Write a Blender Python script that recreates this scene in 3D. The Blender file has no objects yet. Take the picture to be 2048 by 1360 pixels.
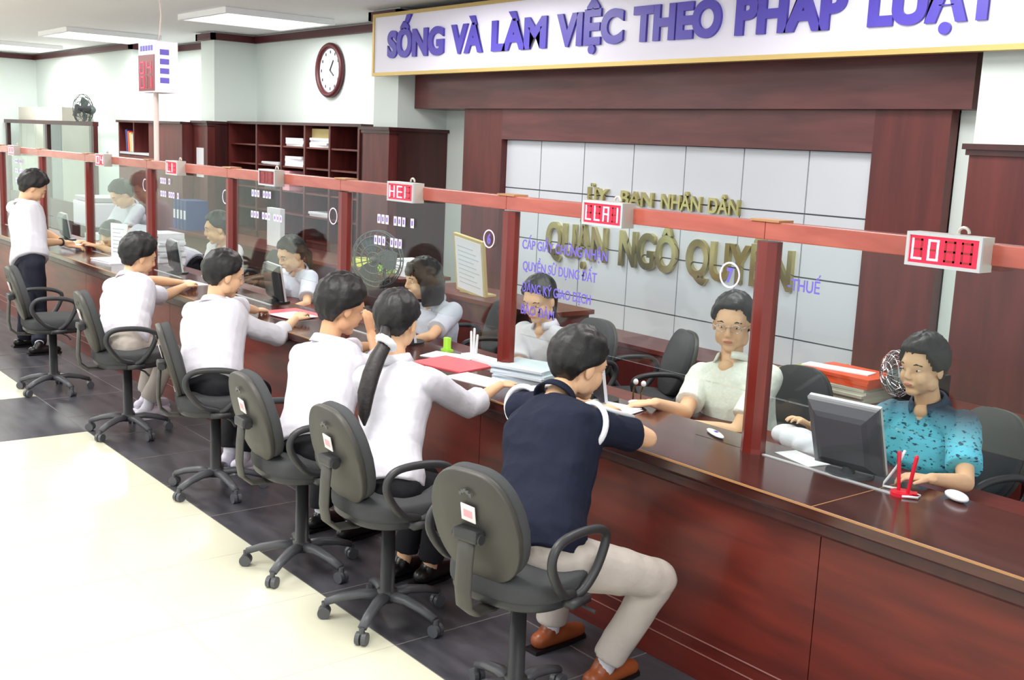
import bpy, bmesh, math, random
from mathutils import Vector, Matrix, noise
random.seed(4)
SC = bpy.context.scene
COL = SC.collection
V = Vector
# ---------------------------------------------------------------- camera
F_PX = 2216.03
yaw, pitch, roll = 2.46699289, 0.1726348, -0.0437295
fwd = V((math.cos(yaw)*math.cos(pitch), math.sin(yaw)*math.cos(pitch), -math.sin(pitch)))
rt = fwd.cross(V((0, 0, 1))).normalized()
dn = fwd.cross(rt)
r2 = rt*math.cos(roll) + dn*math.sin(roll)
d2 = -rt*math.sin(roll) + dn*math.cos(roll)
cam = bpy.data.objects.new('camera', bpy.data.cameras.new('camera'))
COL.objects.link(cam)
cam.data.sensor_width = 36.0
cam.data.lens = 36.0*F_PX/2048
cam.data.clip_start = 0.05
cam.data.clip_end = 200
cam.matrix_world = Matrix(((r2.x, -d2.x, -fwd.x, 2.593), (r2.y, -d2.y, -fwd.y, -3.262), (r2.z, -d2.z, -fwd.z, 1.90), (0, 0, 0, 1)))
SC.camera = cam
# ---------------------------------------------------------------- world, exposure
SC.view_settings.view_transform = 'Standard'
SC.view_settings.look = 'None'
SC.view_settings.gamma = 1
SC.view_settings.exposure = 0.55
SC.view_settings.use_curve_mapping = False
w = bpy.data.worlds.new('daylight'); SC.world = w; w.use_nodes = True
w.node_tree.nodes['Background'].inputs[0].default_value = (0.93, 0.97, 1.0, 1)
w.node_tree.nodes['Background'].inputs[1].default_value = 0.86


def area(name, loc, size, size_y, energy, rot=(0, 0, 0), color=(1, .98, .96)):
    l = bpy.data.lights.new(name, 'AREA'); l.shape = 'RECTANGLE'; l.size = size; l.size_y = size_y
    l.energy = energy; l.color = color
    o = bpy.data.objects.new(name, l); COL.objects.link(o); o.location = loc; o.rotation_euler = rot
    return o


# fluorescent ceiling panels of the hall, plus an added camera-side row for floor bounce (their fixtures are built further down)
LAMPS = [(-16, -1.6), (-16, 1.5), (-12.5, -1.6), (-12.5, 1.7), (-8.5, -1.6), (-8.5, 2.0), (-4.6, -1.6), (-4.6, 1.2), (-0.8, -1.6), (-0.8, 1.2), (2.6, -1.9), (-14, -4.6), (-10, -4.6), (-6, -4.6), (-2, -4.6)]
for lx, ly in LAMPS:
    area('ceiling_lamp_light', (lx, ly, 3.04), 1.1, 1.1, (26 if ly > 0 and lx > -12 else 40)+(14 if lx < -11 else 0))


# ---------------------------------------------------------------- materials
def lin(c):
    return tuple((x/255/12.92 if x/255 <= .04045 else ((x/255+.055)/1.055)**2.4) for x in c)+(1,)


def mat(name, rgb, rough=.5, metal=0, spec=.5, emit=0, bump=0, bscale=60, coat=0, var=0, vscale=8):
    m = bpy.data.materials.new(name); m.use_nodes = True
    nt = m.node_tree; b = nt.nodes['Principled BSDF']
    b.inputs['Base Color'].default_value = lin(rgb)
    b.inputs['Roughness'].default_value = rough
    b.inputs['Metallic'].default_value = metal
    b.inputs['Specular IOR Level'].default_value = spec
    if coat:
        b.inputs['Coat Weight'].default_value = coat
        b.inputs['Coat Roughness'].default_value = .12
    if emit:
        b.inputs['Emission Color'].default_value = lin(rgb)
        b.inputs['Emission Strength'].default_value = emit
    if bump or var:
        tc = nt.nodes.new('ShaderNodeTexCoord')
        n = nt.nodes.new('ShaderNodeTexNoise'); n.inputs['Scale'].default_value = bscale if bump else vscale
        n.inputs['Detail'].default_value = 4
        nt.links.new(tc.outputs['Object'], n.inputs['Vector'])
        if bump:
            bp = nt.nodes.new('ShaderNodeBump'); bp.inputs['Strength'].default_value = bump; bp.inputs['Distance'].default_value = .02
            nt.links.new(n.outputs['Fac'], bp.inputs['Height']); nt.links.new(bp.outputs['Normal'], b.inputs['Normal'])
        if var:
            n2 = nt.nodes.new('ShaderNodeTexNoise'); n2.inputs['Scale'].default_value = vscale
            nt.links.new(tc.outputs['Object'], n2.inputs['Vector'])
            mx = nt.nodes.new('ShaderNodeMixRGB'); mx.inputs[1].default_value = lin([x*(1-var) for x in rgb]); mx.inputs[2].default_value = lin([min(255, x*(1+var)) for x in rgb])
            nt.links.new(n2.outputs['Fac'], mx.inputs[0]); nt.links.new(mx.outputs[0], b.inputs['Base Color'])
    return m


def wood(name, c1, c2, rough=.3, stretch=(1, 12, 12), coat=.3, scale=1.6):
    m = mat(name, c1, rough, coat=coat)
    nt = m.node_tree; b = nt.nodes['Principled BSDF']
    tc = nt.nodes.new('ShaderNodeTexCoord'); mp = nt.nodes.new('ShaderNodeMapping')
    mp.inputs['Scale'].default_value = stretch
    nt.links.new(tc.outputs['Object'], mp.inputs['Vector'])
    n = nt.nodes.new('ShaderNodeTexNoise'); n.inputs['Scale'].default_value = scale; n.inputs['Detail'].default_value = 3; n.inputs['Distortion'].default_value = .6
    nt.links.new(mp.outputs[0], n.inputs['Vector'])
    r = nt.nodes.new('ShaderNodeValToRGB'); r.color_ramp.elements[0].position = .3; r.color_ramp.elements[1].position = .7
    r.color_ramp.elements[0].color = lin(c1); r.color_ramp.elements[1].color = lin(c2)
    nt.links.new(n.outputs['Fac'], r.inputs[0]); nt.links.new(r.outputs[0], b.inputs['Base Color'])
    return m


M = {}
M['wall'] = mat('wall_paint', (222, 232, 228), .75, bump=.02, bscale=90)
M['ceil'] = mat('ceiling_paint', (250, 252, 255), .8)
M['panel_lamp'] = mat('lamp_diffuser', (250, 248, 250), .4, emit=1.1)
M['wood'] = wood('mahogany_panel', (82, 22, 16), (114, 36, 24), .42, (1.2, 8, 8), .12)
M['woodh'] = wood('mahogany_header', (80, 36, 36), (108, 54, 52), .42, (1, 8, 8), .1)
M['woodv'] = wood('mahogany_vertical', (80, 28, 26), (108, 42, 38), .45, (7, 7, .8), .05)
M['woodd'] = wood('mahogany_dark', (52, 20, 20), (72, 28, 26), .4, (7, 7, .8), .15)
M['wood_top'] = wood('mahogany_top', (58, 26, 22), (82, 42, 36), .18, (1, 9, 9), .3)
M['wood_rail'] = wood('mahogany_rail', (158, 72, 58), (182, 92, 76), .25, (2, 10, 10), .4)
M['wood_post'] = wood('mahogany_post', (98, 24, 18), (124, 36, 26), .28, (9, 9, .8), .25)
M['edge'] = mat('tan_edge', (176, 128, 84), .4)  # paler tan than the mahogany, for ledge edge, joint and post caps
M['line'] = mat('inlay_line', (160, 110, 105), .3)
M['black'] = mat('black_plinth', (22, 20, 24), .4)
M['tilew'] = mat('white_cladding_panel', (214, 218, 226), .22, var=.015, vscale=2)
M['joint'] = mat('panel_joint', (90, 92, 100), .6)
M['signw'] = mat('sign_board_white', (240, 238, 252), .3)
M['gold'] = mat('gold_frame', (206, 178, 112), .35, metal=.5)
M['brass'] = mat('brass_letter', (196, 184, 128), .12, metal=.9)
M['purple'] = mat('purple_letter', (84, 70, 186), .35)
M['decal'] = mat('purple_decal', (110, 96, 200), .5)
M['decalw'] = mat('white_decal', (228, 216, 240), .5)
M['chair_fab'] = mat('grey_fabric', (74, 75, 77), .9, bump=.25, bscale=400, spec=.2)
M['chair_shell'] = mat('grey_plastic_shell', (66, 64, 60), .5, bump=.05, bscale=300)
M['chair_pl'] = mat('charcoal_plastic', (50, 50, 53), .42)
M['caster'] = mat('caster_plastic', (84, 85, 90), .4)
M['sticker'] = mat('white_sticker', (244, 236, 238), .5)
M['pink'] = mat('pink_print', (236, 170, 180), .5)
M['skin'] = mat('skin', (236, 190, 152), .5, spec=.3, var=.03, vscale=20)
M['skin2'] = mat('skin_warm', (222, 170, 132), .5, spec=.3, var=.03, vscale=20)
M['hair'] = mat('black_hair', (20, 18, 20), .5, bump=.2, bscale=30, spec=.5)
M['hair2'] = mat('dark_brown_hair', (32, 26, 27), .5, bump=.2, bscale=30)
M['lip'] = mat('lips', (196, 112, 100), .45)
M['eyew'] = mat('eye_white', (236, 234, 232), .3)
M['iris'] = mat('iris', (30, 20, 18), .2)
M['shirt'] = mat('white_shirt', (224, 222, 232), .85, bump=.5, bscale=9, spec=.2)
M['shirt_staff'] = mat('pale_blue_white_shirt', (214, 218, 232), .85, bump=.5, bscale=9, spec=.2)
M['shirt_cream'] = mat('cream_shirt', (236, 238, 230), .85, bump=.5, bscale=12, spec=.2, var=.05, vscale=70)
M['navy'] = mat('navy_knit', (30, 34, 52), .85, bump=.5, bscale=9, spec=.2)
M['piping'] = mat('white_piping', (240, 240, 246), .7)
M['khaki'] = mat('khaki_cloth', (192, 182, 174), .85, bump=.5, bscale=9, spec=.2)
M['blackcloth'] = mat('black_cloth', (28, 28, 33), .8, bump=.5, bscale=9, spec=.3)
M['navycloth'] = mat('navy_trousers', (26, 30, 48), .8, bump=.4, bscale=9)
M['shoe_b'] = mat('brown_leather', (150, 78, 42), .35)
M['shoe_k'] = mat('black_leather', (22, 20, 22), .3)
M['shoe_w'] = mat('white_sneaker', (226, 220, 236), .5)
M['sock'] = mat('white_sock', (235, 232, 242), .8)
M['paper'] = mat('paper', (240, 240, 246), .7)
M['paper2'] = mat('bluish_paper', (196, 206, 214), .7)
M['red'] = mat('red_folder', (232, 96, 106), .45)
M['red2'] = mat('red_plastic', (214, 26, 52), .35)
M['orange'] = mat('orange_folder', (226, 84, 42), .45)
M['yellow'] = mat('yellow_sheet', (226, 232, 110), .5)
M['green'] = mat('lime_plastic', (170, 228, 70), .4)
M['blue'] = mat('blue_binder', (40, 62, 130), .45)
M['kraft'] = mat('kraft_box', (206, 186, 128), .7)
M['scr'] = mat('monitor_black', (30, 30, 34), .35)
M['mon_grey'] = mat('monitor_grey', (70, 71, 78), .4)
M['mon_sil'] = mat('monitor_silver', (186, 190, 194), .35)
M['chrome'] = mat('chrome', (210, 210, 216), .15, metal=1)
M['fan'] = mat('fan_grey', (84, 92, 92), .4)
M['beige'] = mat('beige_metal', (196, 192, 178), .5)
M['ledbox'] = mat('led_case', (196, 190, 182), .35, metal=.3)
M['ledface'] = mat('led_face', (122, 12, 30), .3)
M['ledlit'] = mat('led_face_lit', (214, 24, 58), .3, emit=.45)
M['ledon'] = mat('led_on', (255, 190, 200), .4, emit=1.6)
M['ledred'] = mat('led_glow', (255, 40, 90), .4, emit=.9)
M['leddim'] = mat('led_dim', (150, 30, 34), .4)
M['pole'] = mat('pink_pole', (226, 206, 200), .4)
M['cream'] = mat('cream_tile', (228, 226, 204), .18, var=.02, vscale=2)
M['crown'] = mat('crown_wood', (82, 28, 34), .4)


def teal_cloth():
    m = mat('teal_print', (60, 170, 200), .8)
    nt = m.node_tree; b = nt.nodes['Principled BSDF']
    tc = nt.nodes.new('ShaderNodeTexCoord')
    sp = nt.nodes.new('ShaderNodeSeparateXYZ'); nt.links.new(tc.outputs['Object'], sp.inputs[0])
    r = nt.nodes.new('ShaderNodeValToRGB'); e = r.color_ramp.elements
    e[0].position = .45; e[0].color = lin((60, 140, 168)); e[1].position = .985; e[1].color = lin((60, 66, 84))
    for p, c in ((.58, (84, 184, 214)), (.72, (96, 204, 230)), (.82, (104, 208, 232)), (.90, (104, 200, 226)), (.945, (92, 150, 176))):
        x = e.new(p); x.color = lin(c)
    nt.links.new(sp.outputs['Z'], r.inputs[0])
    mp = nt.nodes.new('ShaderNodeMapping'); mp.inputs['Scale'].default_value = (28, 28, 60)
    nt.links.new(tc.outputs['Object'], mp.inputs[0])
    n = nt.nodes.new('ShaderNodeTexNoise'); n.inputs['Scale'].default_value = 1.6; nt.links.new(mp.outputs[0], n.inputs['Vector'])
    c2 = nt.nodes.new('ShaderNodeValToRGB'); c2.color_ramp.elements[0].position = .58; c2.color_ramp.elements[1].position = .64
    nt.links.new(n.outputs['Fac'], c2.inputs[0])
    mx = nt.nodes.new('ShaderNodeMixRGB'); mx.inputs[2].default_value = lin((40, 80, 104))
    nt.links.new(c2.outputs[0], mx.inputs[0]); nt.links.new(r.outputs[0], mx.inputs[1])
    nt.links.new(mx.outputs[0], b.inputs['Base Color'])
    return m


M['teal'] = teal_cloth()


def glass_mat(name='clear_glass', tint=(.95, .985, .97), ior=1.27):
    m = bpy.data.materials.new(name); m.use_nodes = True
    nt = m.node_tree; nt.nodes.clear()
    o = nt.nodes.new('ShaderNodeOutputMaterial'); t = nt.nodes.new('ShaderNodeBsdfTransparent'); t.inputs[0].default_value = tint+(1,)
    g = nt.nodes.new('ShaderNodeBsdfGlossy'); g.inputs['Roughness'].default_value = .01; g.inputs[0].default_value = (1, 1, 1, 1)
    f = nt.nodes.new('ShaderNodeFresnel'); f.inputs[0].default_value = ior
    mx = nt.nodes.new('ShaderNodeMixShader')
    ge = nt.nodes.new('ShaderNodeNewGeometry'); im = nt.nodes.new('ShaderNodeMapRange')
    im.inputs['To Min'].default_value = ior; im.inputs['To Max'].default_value = 1/ior
    nt.links.new(ge.outputs['Backfacing'], im.inputs['Value']); nt.links.new(im.outputs[0], f.inputs[0])
    nt.links.new(f.outputs[0], mx.inputs[0]); nt.links.new(t.outputs[0], mx.inputs[1]); nt.links.new(g.outputs[0], mx.inputs[2]); nt.links.new(mx.outputs[0], o.inputs[0])
    return m


M['glass'] = glass_mat()


# ---------------------------------------------------------------- mesh helpers
def link(name, bm, m, parent=None, smooth=False):
    me = bpy.data.meshes.new(name)
    bmesh.ops.recalc_face_normals(bm, faces=bm.faces)
    bm.to_mesh(me); bm.free()
    for mm in (m if isinstance(m, (list, tuple)) else [m]):
        me.materials.append(M[mm] if isinstance(mm, str) else mm)
    if smooth:
        for p in me.polygons: p.use_smooth = True
    o = bpy.data.objects.new(name, me); COL.objects.link(o)
    if parent: o.parent = parent
    return o


def tag(o, label, cat, group=None):
    o['label'] = label; o['category'] = cat
    if group: o['group'] = group
    return o


def thing(name, label, cat, loc=(0, 0, 0), rz=0, group=None):
    o = bpy.data.objects.new(name, None); COL.objects.link(o); o.empty_display_size = .1
    o.location = loc; o.rotation_euler = (0, 0, rz)
    return tag(o, label, cat, group)


def struct(o):
    o['kind'] = 'structure'; return o


def kids(o):
    return [c for c in bpy.data.objects if c.parent == o]


def dup(root, loc, rz, label, group=None):
    r = root.copy(); COL.objects.link(r); r.location = loc; r.rotation_euler = (0, 0, rz); r['label'] = label
    if group: r['group'] = group
    for ch in kids(root):
        c = ch.copy(); COL.objects.link(c); c.parent = r
        for g in kids(ch):
            d = g.copy(); COL.objects.link(d); d.parent = c
    return r


def box(bm, x0, x1, y0, y1, z0, z1, mi=0, bev=0):
    vs = [bm.verts.new((x, y, z)) for z in (z0, z1) for y in (y0, y1) for x in (x0, x1)]
    fs = [bm.faces.new([vs[i] for i in q]) for q in ((0, 2, 3, 1), (4, 5, 7, 6), (0, 1, 5, 4), (2, 6, 7, 3), (0, 4, 6, 2), (1, 3, 7, 5))]
    for f in fs: f.material_index = mi
    if bev:
        r = bmesh.ops.bevel(bm, geom=list({e for f in fs for e in f.edges}), offset=bev, segments=2, affect='EDGES', profile=.6)
        for f in r['faces']: f.material_index = mi
    return vs


def boxo(name, b, m, parent=None, bev=0):
    bm = bmesh.new(); box(bm, *b, bev=bev); return link(name, bm, m, parent)


def frame_of(d):
    d = d.normalized(); a = V((0, 0, 1)) if abs(d.z) < .9 else V((1, 0, 0))
    s = d.cross(a).normalized(); return s, s.cross(d).normalized()


def rings(bm, rs, cap=True, closed=False, mi=0):
    vv = [[bm.verts.new(p) for p in r] for r in rs]
    n = len(vv[0]); k = len(vv)
    for i in range(k if closed else k-1):
        a, b = vv[i], vv[(i+1) % k]
        for j in range(n):
            f = bm.faces.new((a[j], a[(j+1) % n], b[(j+1) % n], b[j])); f.material_index = mi
    if cap and not closed:
        f = bm.faces.new(vv[0][::-1]); f.material_index = mi
        f = bm.faces.new(vv[-1]); f.material_index = mi
    return vv


def tube(bm, pts, r, n=10, closed=False, sq=1.0, side=None, mi=0):
    pts = [V(p) for p in pts]; k = len(pts); rs = []
    S = None
    for i, p in enumerate(pts):
        if closed: d = pts[(i+1) % k]-pts[i-1]
        else: d = pts[min(i+1, k-1)]-pts[max(i-1, 0)]
        d.normalize()
        if S is None:
            S = V(side) if side is not None else frame_of(d)[0]
        S = (S-d*S.dot(d)).normalized(); U = S.cross(d)
        rr = r[i] if isinstance(r, (list, tuple)) else r
        rs.append([p+S*math.cos(2*math.pi*j/n)*rr+U*math.sin(2*math.pi*j/n)*rr*sq for j in range(n)])
    rings(bm, rs, closed=closed, mi=mi)


def capsule(bm, pts, rad, n=14, sq=1.0, side=None):
    """tapered round-ended limb through pts; rad per point"""
    pts = [V(p) for p in pts]
    if not isinstance(rad, (list, tuple)): rad = [rad]*len(pts)
    P, R = [], []
    d0 = (pts[0]-pts[1]).normalized(); d1 = (pts[-1]-pts[-2]).normalized()
    for a in (85, 60, 30):
        a = math.radians(a); P.append(pts[0]+d0*rad[0]*math.sin(a)*sq**.5); R.append(rad[0]*math.cos(a))
    for i, p in enumerate(pts):
        P.append(p); R.append(rad[i])
    for a in (30, 60, 85):
        a = math.radians(a); P.append(pts[-1]+d1*rad[-1]*math.sin(a)*sq**.5); R.append(rad[-1]*math.cos(a))
    tube(bm, P, R, n, sq=sq, side=side)


def ell(bm, c, r, mtx=None, nu=20, nv=12, mi=0):
    c = V(c); rs = []
    for i in range(nv+1):
        t = math.pi*(i+.5*(i == 0)-.5*(i == nv))/nv if 0 < i < nv else (math.pi*.08/nv if i == 0 else math.pi*(1-.08/nv))
        ring = []
        for j in range(nu):
            a = 2*math.pi*j/nu
            p = V((math.sin(t)*math.cos(a)*r[0], math.sin(t)*math.sin(a)*r[1], math.cos(t)*r[2]))
            if mtx: p = mtx @ p
            ring.append(c+p)
        rs.append(ring)
    rings(bm, rs, mi=mi)


def fuse(name, bm, m, parent, voxel=.006, smooth=5, fac=.5, fold=0, seed=0):
    """melt overlapping closed pieces into one continuous skin"""
    o = link(name, bm, m, None)
    r = o.modifiers.new('r', 'REMESH'); r.mode = 'VOXEL'; r.voxel_size = voxel; r.use_smooth_shade = True
    s = o.modifiers.new('s', 'SMOOTH'); s.factor = fac; s.iterations = smooth
    dg = bpy.context.evaluated_depsgraph_get()
    me = bpy.data.meshes.new_from_object(o.evaluated_get(dg))
    o.modifiers.clear(); old = o.data; o.data = me; bpy.data.meshes.remove(old)
    if not me.materials:
        me.materials.append(M[m] if isinstance(m, str) else m)
    for p in me.polygons: p.use_smooth = True
    if fold:                    # cloth folds: ridged noise, stretched, pushed along the normals
        off = []
        for v in me.vertices:
            c = v.co
            a = noise.noise(V((c.x*9+seed, c.y*9+c.z*5, c.z*4-c.x*3)))
            b_ = noise.noise(V((c.x*20-seed, c.y*20, c.z*9+c.y*7)))
            off.append(v.normal*((.5-abs(a))*fold*1.3+b_*fold*.45-fold*.35))
        for v, d in zip(me.vertices, off): v.co += d
        me.update()
    o.parent = parent
    return o


def pad(bm, w, h, t, ex=3.0, top=1.0, bot=1.0, bulge=.3, n=40, loc=(0, 0, 0), rot=None, mi=0):
    """rounded cushion in the XZ plane, thickness along Y; width factor top/bot"""
    prof = [(-.5, .0), (-.5, .55), (-.47, .85), (-.36, .965), (-.15, 1), (.15, 1), (.36, .965), (.47, .85), (.5, .55), (.5, 0.0)]
    rs = []
    for y, s in prof:
        s = max(s, .02); ring = []
        for j in range(n):
            a = 2*math.pi*j/n; ca, sa = math.cos(a), math.sin(a)
            x = abs(ca)**(2/ex)*(1 if ca >= 0 else -1); z = abs(sa)**(2/ex)*(1 if sa >= 0 else -1)
            k = (top if z > 0 else bot); k = 1+(k-1)*abs(z)**1.5
            ins = t*.5*(1-s) if s > .8 else None
            if ins is not None: px, pz = x*(w/2*k-ins*2), z*(h/2-ins*2)
            else: px, pz = x*w/2*k*s, z*h/2*s
            q = V((px, y*t+(bulge*t*(1 if y > 0 else -1)*(1-s)*.5 if s < .8 else 0), pz))
            if rot: q = rot @ q
            ring.append(q+V(loc))
        rs.append(ring)
    rings(bm, rs, mi=mi)


def text(name, body, x0, x1, z, cap, y, m, parent=None, depth=.02, bold=.0, rotz=0, axis='x', tilt=0):
    c = bpy.data.curves.new(name, 'FONT'); c.body = body; c.size = 1; c.extrude = .5; c.offset = bold
    o = bpy.data.objects.new(name, c); COL.objects.link(o)
    dg = bpy.context.evaluated_depsgraph_get()
    me = bpy.data.meshes.new_from_object(o.evaluated_get(dg))
    bpy.data.objects.remove(o); bpy.data.curves.remove(c)
    xs = [v.co.x for v in me.vertices]; a, b = min(xs), max(xs)
    sx = (x1-x0)/(b-a); sz = cap/.70
    for v in me.vertices:
        X = (v.co.x-a)*sx; Z = v.co.y*sz; D = v.co.z*depth
        if axis == 'x': v.co = (x0+X, y-D, z+Z+tilt*X)
        else: v.co = (y+D, x0+X, z+Z+tilt*X)
    me.materials.clear(); me.materials.append(M[m])
    o = bpy.data.objects.new(name, me); COL.objects.link(o)
    if parent: o.parent = parent
    return o


# ---------------------------------------------------------------- setting
TOPZ = .804
# floor: dark stone band along the counter, cream tiles in the hall
fm = bpy.data.materials.new('dark_stone_tile'); fm.use_nodes = True
nt = fm.node_tree; b = nt.nodes['Principled BSDF']; b.inputs['Roughness'].default_value = .32
tc = nt.nodes.new('ShaderNodeTexCoord'); n = nt.nodes.new('ShaderNodeTexNoise'); n.inputs['Scale'].default_value = 3; n.inputs['Detail'].default_value = 8
mp = nt.nodes.new('ShaderNodeMapping'); mp.inputs['Scale'].default_value = (1, 4, 1)
nt.links.new(tc.outputs['Object'], mp.inputs[0]); nt.links.new(mp.outputs[0], n.inputs['Vector'])
r = nt.nodes.new('ShaderNodeValToRGB'); r.color_ramp.elements[0].position = .35; r.color_ramp.elements[1].position = .7
r.color_ramp.elements[0].color = lin((58, 58, 64)); r.color_ramp.elements[1].color = lin((88, 87, 94))
nt.links.new(n.outputs['Fac'], r.inputs[0]); nt.links.new(r.outputs[0], b.inputs['Base Color'])
M['stone'] = fm
M['grout'] = mat('grout', (118, 114, 112), .6)
M['grout_c'] = mat('cream_grout', (206, 203, 184), .6)
bm = bmesh.new()
box(bm, -19, 5, -7, 3.2, -.1, 0, 0)
cream = [(-4.40, 5, -7, -1.09), (-19, -5.53, -7, -1.09)]
for x0, x1, y0, y1 in cream:
    box(bm, x0, x1, y0, y1, -.001, .0015, 1)
for k in range(-31, 9):
    x = -.76+.58*k
    box(bm, x-.003, x+.003, -1.09, -.31, 0, .001, 2)
for k in range(-30, 9):
    x = -.76+.6*k
    for x0, x1, y0, y1 in cream:
        if x0 < x < x1: box(bm, x-.0015, x+.0015, y0, y1, 0, .0022, 3)
for yy in (-.52, -1.088):
    box(bm, -19, 5, yy-.003, yy+.003, 0, .0012, 2)
for k in range(9):
    yy = -1.69-.6*k
    for x0, x1, y0, y1 in cream: box(bm, x0, x1, yy-.0015, yy+.0015, 0, .0022, 3)
struct(link('floor', bm, ['stone', 'cream', 'grout', 'grout_c']))
# walls
CE = 3.12
bm = bmesh.new()
box(bm, -18.1, 5, 3.0, 3.2, 0, CE)
box(bm, -.915, -.64, 2.77, 2.995, 0, CE)
struct(link('wall_back', bm, 'wall'))
struct(boxo('wall_left', (-18.3, -18.1, -7, 3.2, 0, CE), 'wall'))
cols = [(-18.1, -13.4), (-10.97, -10.57), (-6.83, -6.40), (-.635, .9)]
for i, (a, c) in enumerate(cols):
    o = boxo('wall_pier', (a, c, 2.44, 3.0, 0, CE), 'wall'); struct(o)
bm = bmesh.new(); box(bm, -18.3, 5, -7, 3.2, CE, CE+.1)
struct(link('ceiling', bm, 'ceil'))
bm = bmesh.new(); box(bm, -18.1, 5, -.35, -.05, CE-.05, CE)
struct(link('ceiling_beam', bm, 'ceil'))
# crown moulding following the piers
bm = bmesh.new()
path = [(-18.1, -7), (-18.1, 2.44)]
for a, c in cols:
    path += [(a, 3.0), (a, 2.44), (c, 2.44), (c, 3.0)]
path = [(-18.1, -7), (-18.1, 2.44), (-13.4, 2.44), (-13.4, 3.0)] + path[6:] + [(5, 3.0)]
for i in range(len(path)-1):
    (ax, ay), (bx, by) = path[i], path[i+1]
    d = .05
    if abs(ay-by) < 1e-6: box(bm, min(ax, bx)-d, max(ax, bx)+(d if True else 0), ay-d, ay, 3.02, 3.1)
    else:
        s = 1 if (ay > by) is False else -1
        x = ax
        if x == -18.1: box(bm, x, x+d, min(ay, by), max(ay, by), 3.02, 3.1)
        elif by < ay: box(bm, x-d, x, by-d, ay, 3.02, 3.1)
        else: box(bm, x, x+d, ay-d, by, 3.02, 3.1)
struct(link('trim_1', bm, 'crown'))
struct(boxo('trim_2', (-18.1, -18.07, 1.6, 1.64, 1.2, 3.02), 'wall'))
# ceiling light fixtures, the added unseen camera-side row included
for i, (lx, ly) in enumerate(LAMPS):
    t = thing('ceiling_light', ('square ceiling light panel, %s row, number seen at %.1f m along the hall' % ('public side' if ly < 0 else 'staff side', lx)), 'ceiling light', (lx, ly, 3.06), 0, 'ceiling light panels')
    t['label'] = {(-8.5, 2.0): 'bright square ceiling light panel nearest the wall clock', (-12.5, 1.7): 'square ceiling light panel just left of the tall pole display', (-16, 1.5): 'square ceiling light panel farthest away at the left edge'}.get((lx, ly), 'square ceiling light panel above the hall, outside the picture, hall rows and added bounce row')
    bm = bmesh.new()
    for x0, x1, y0, y1 in ((-.6, .6, -.6, -.56), (-.6, .6, .56, .6), (-.6, -.56, -.56, .56), (.56, .6, -.56, .56)): box(bm, x0, x1, y0, y1, 0, .058)
    link('frame', bm, 'ceil', t)
    boxo('diffuser', (-.56, .56, -.56, .56, .03, .05), 'panel_lamp', t)
    boxo('louvre', (-.01, .01, -.56, .56, .01, .03), 'ceil', t)

# ---------------------------------------------------------------- counter
ct = thing('service_counter', 'long mahogany service counter with a glossy ledge running the length of the hall', 'counter')
CX0, CX1 = -17.5, 2.4
bm = bmesh.new()
box(bm, CX0, CX1, -.362, .18, TOPZ-.045, TOPZ, bev=.006)
link('ledge', bm, 'wood_top', ct)
boxo('ledge_edge_strip', (CX0, CX1, -.3645, -.3595, TOPZ-.006, TOPZ+.001), 'edge', ct)
boxo('under_moulding', (CX0, CX1, -.345, -.30, TOPZ-.095, TOPZ-.045), 'woodd', ct, bev=.01)
for k in range(11):
    x1 = 2.4-1.85*k; x0 = x1-1.846
    boxo('front_panel', (x0, x1, -.312, -.28, .10, TOPZ-.09), 'wood', ct)
boxo('kick_panel', (CX0, CX1, -.314, -.28, .0, .10), 'wood', ct)
for z in (.155, .105):
    boxo('inlay_line', (CX0, CX1, -.3155, -.311, z-.0018, z+.0018), 'line', ct)
boxo('plinth', (CX0, CX1, -.25, .12, 0, .09), 'black', ct)
boxo('back_panel', (CX0, CX1, .12, .15, .0, TOPZ-.045), 'woodd', ct)
boxo('joint_strip', (.535, .539, -.36, .17, TOPZ-.001, TOPZ+.0006), 'edge', ct)
# staff desk behind
dk = thing('staff_desk', 'long staff desk of dark wood behind the ledge of the service counter', 'desk')
boxo('desk_top', (CX0, CX1, .182, .56, .70, .73), 'wood', dk)
for k in range(11):
    x = 1.55-1.53*k
    boxo('support_panel', (x, x+.03, .182, .54, 0, .70), 'woodd', dk)

# ---------------------------------------------------------------- glazed partition
POSTS = [1.53, 0, -1.529, -3.089, -4.647, -6.163, -7.68, -9.124, -10.65, -12.2]
pt = thing('glazed_partition', 'red wood post and rail screen with clear glass panes along the counter', 'partition')
for x in POSTS:
    bm = bmesh.new()
    rs = []
    for z, r_ in ((TOPZ, .052), (TOPZ+.02, .05), (1.55, .05), (1.60, .05)):
        rs.append([(x+r_*math.cos(math.pi/8+j*math.pi/4), r_*.8*math.sin(math.pi/8+j*math.pi/4), z) for j in range(8)])
    rings(bm, rs)
    po = link('post', bm, 'wood_post', pt)
    boxo('post_cap', (x-.065, x+.065, -.042, .042, 1.672, 1.680), 'edge', po)
for i in range(len(POSTS)-1):
    x1, x0 = POSTS[i], POSTS[i+1]
    boxo('top_rail', (x0+.001, x1-.001, -.036, .036, 1.607, 1.672), 'wood_rail', pt, bev=.004)
    boxo('glass_pane', (x0+.045, x1-.045, -.004, .004, 1.03, 1.612), 'glass', pt)
    boxo('glass_pane', (x0+.045, x0+.61, -.004, .004, TOPZ, 1.027), 'glass', pt)
    boxo('glass_pane', (x1-.29, x1-.045, -.004, .004, TOPZ, 1.027), 'glass', pt)
    boxo('glass_channel', (x0+.045, x0+.61, -.006, .006, TOPZ, TOPZ+.004), 'mon_sil', pt)
boxo('top_rail', (1.53, 2.4, -.036, .036, 1.607, 1.672), 'wood_rail', pt, bev=.004)
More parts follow.
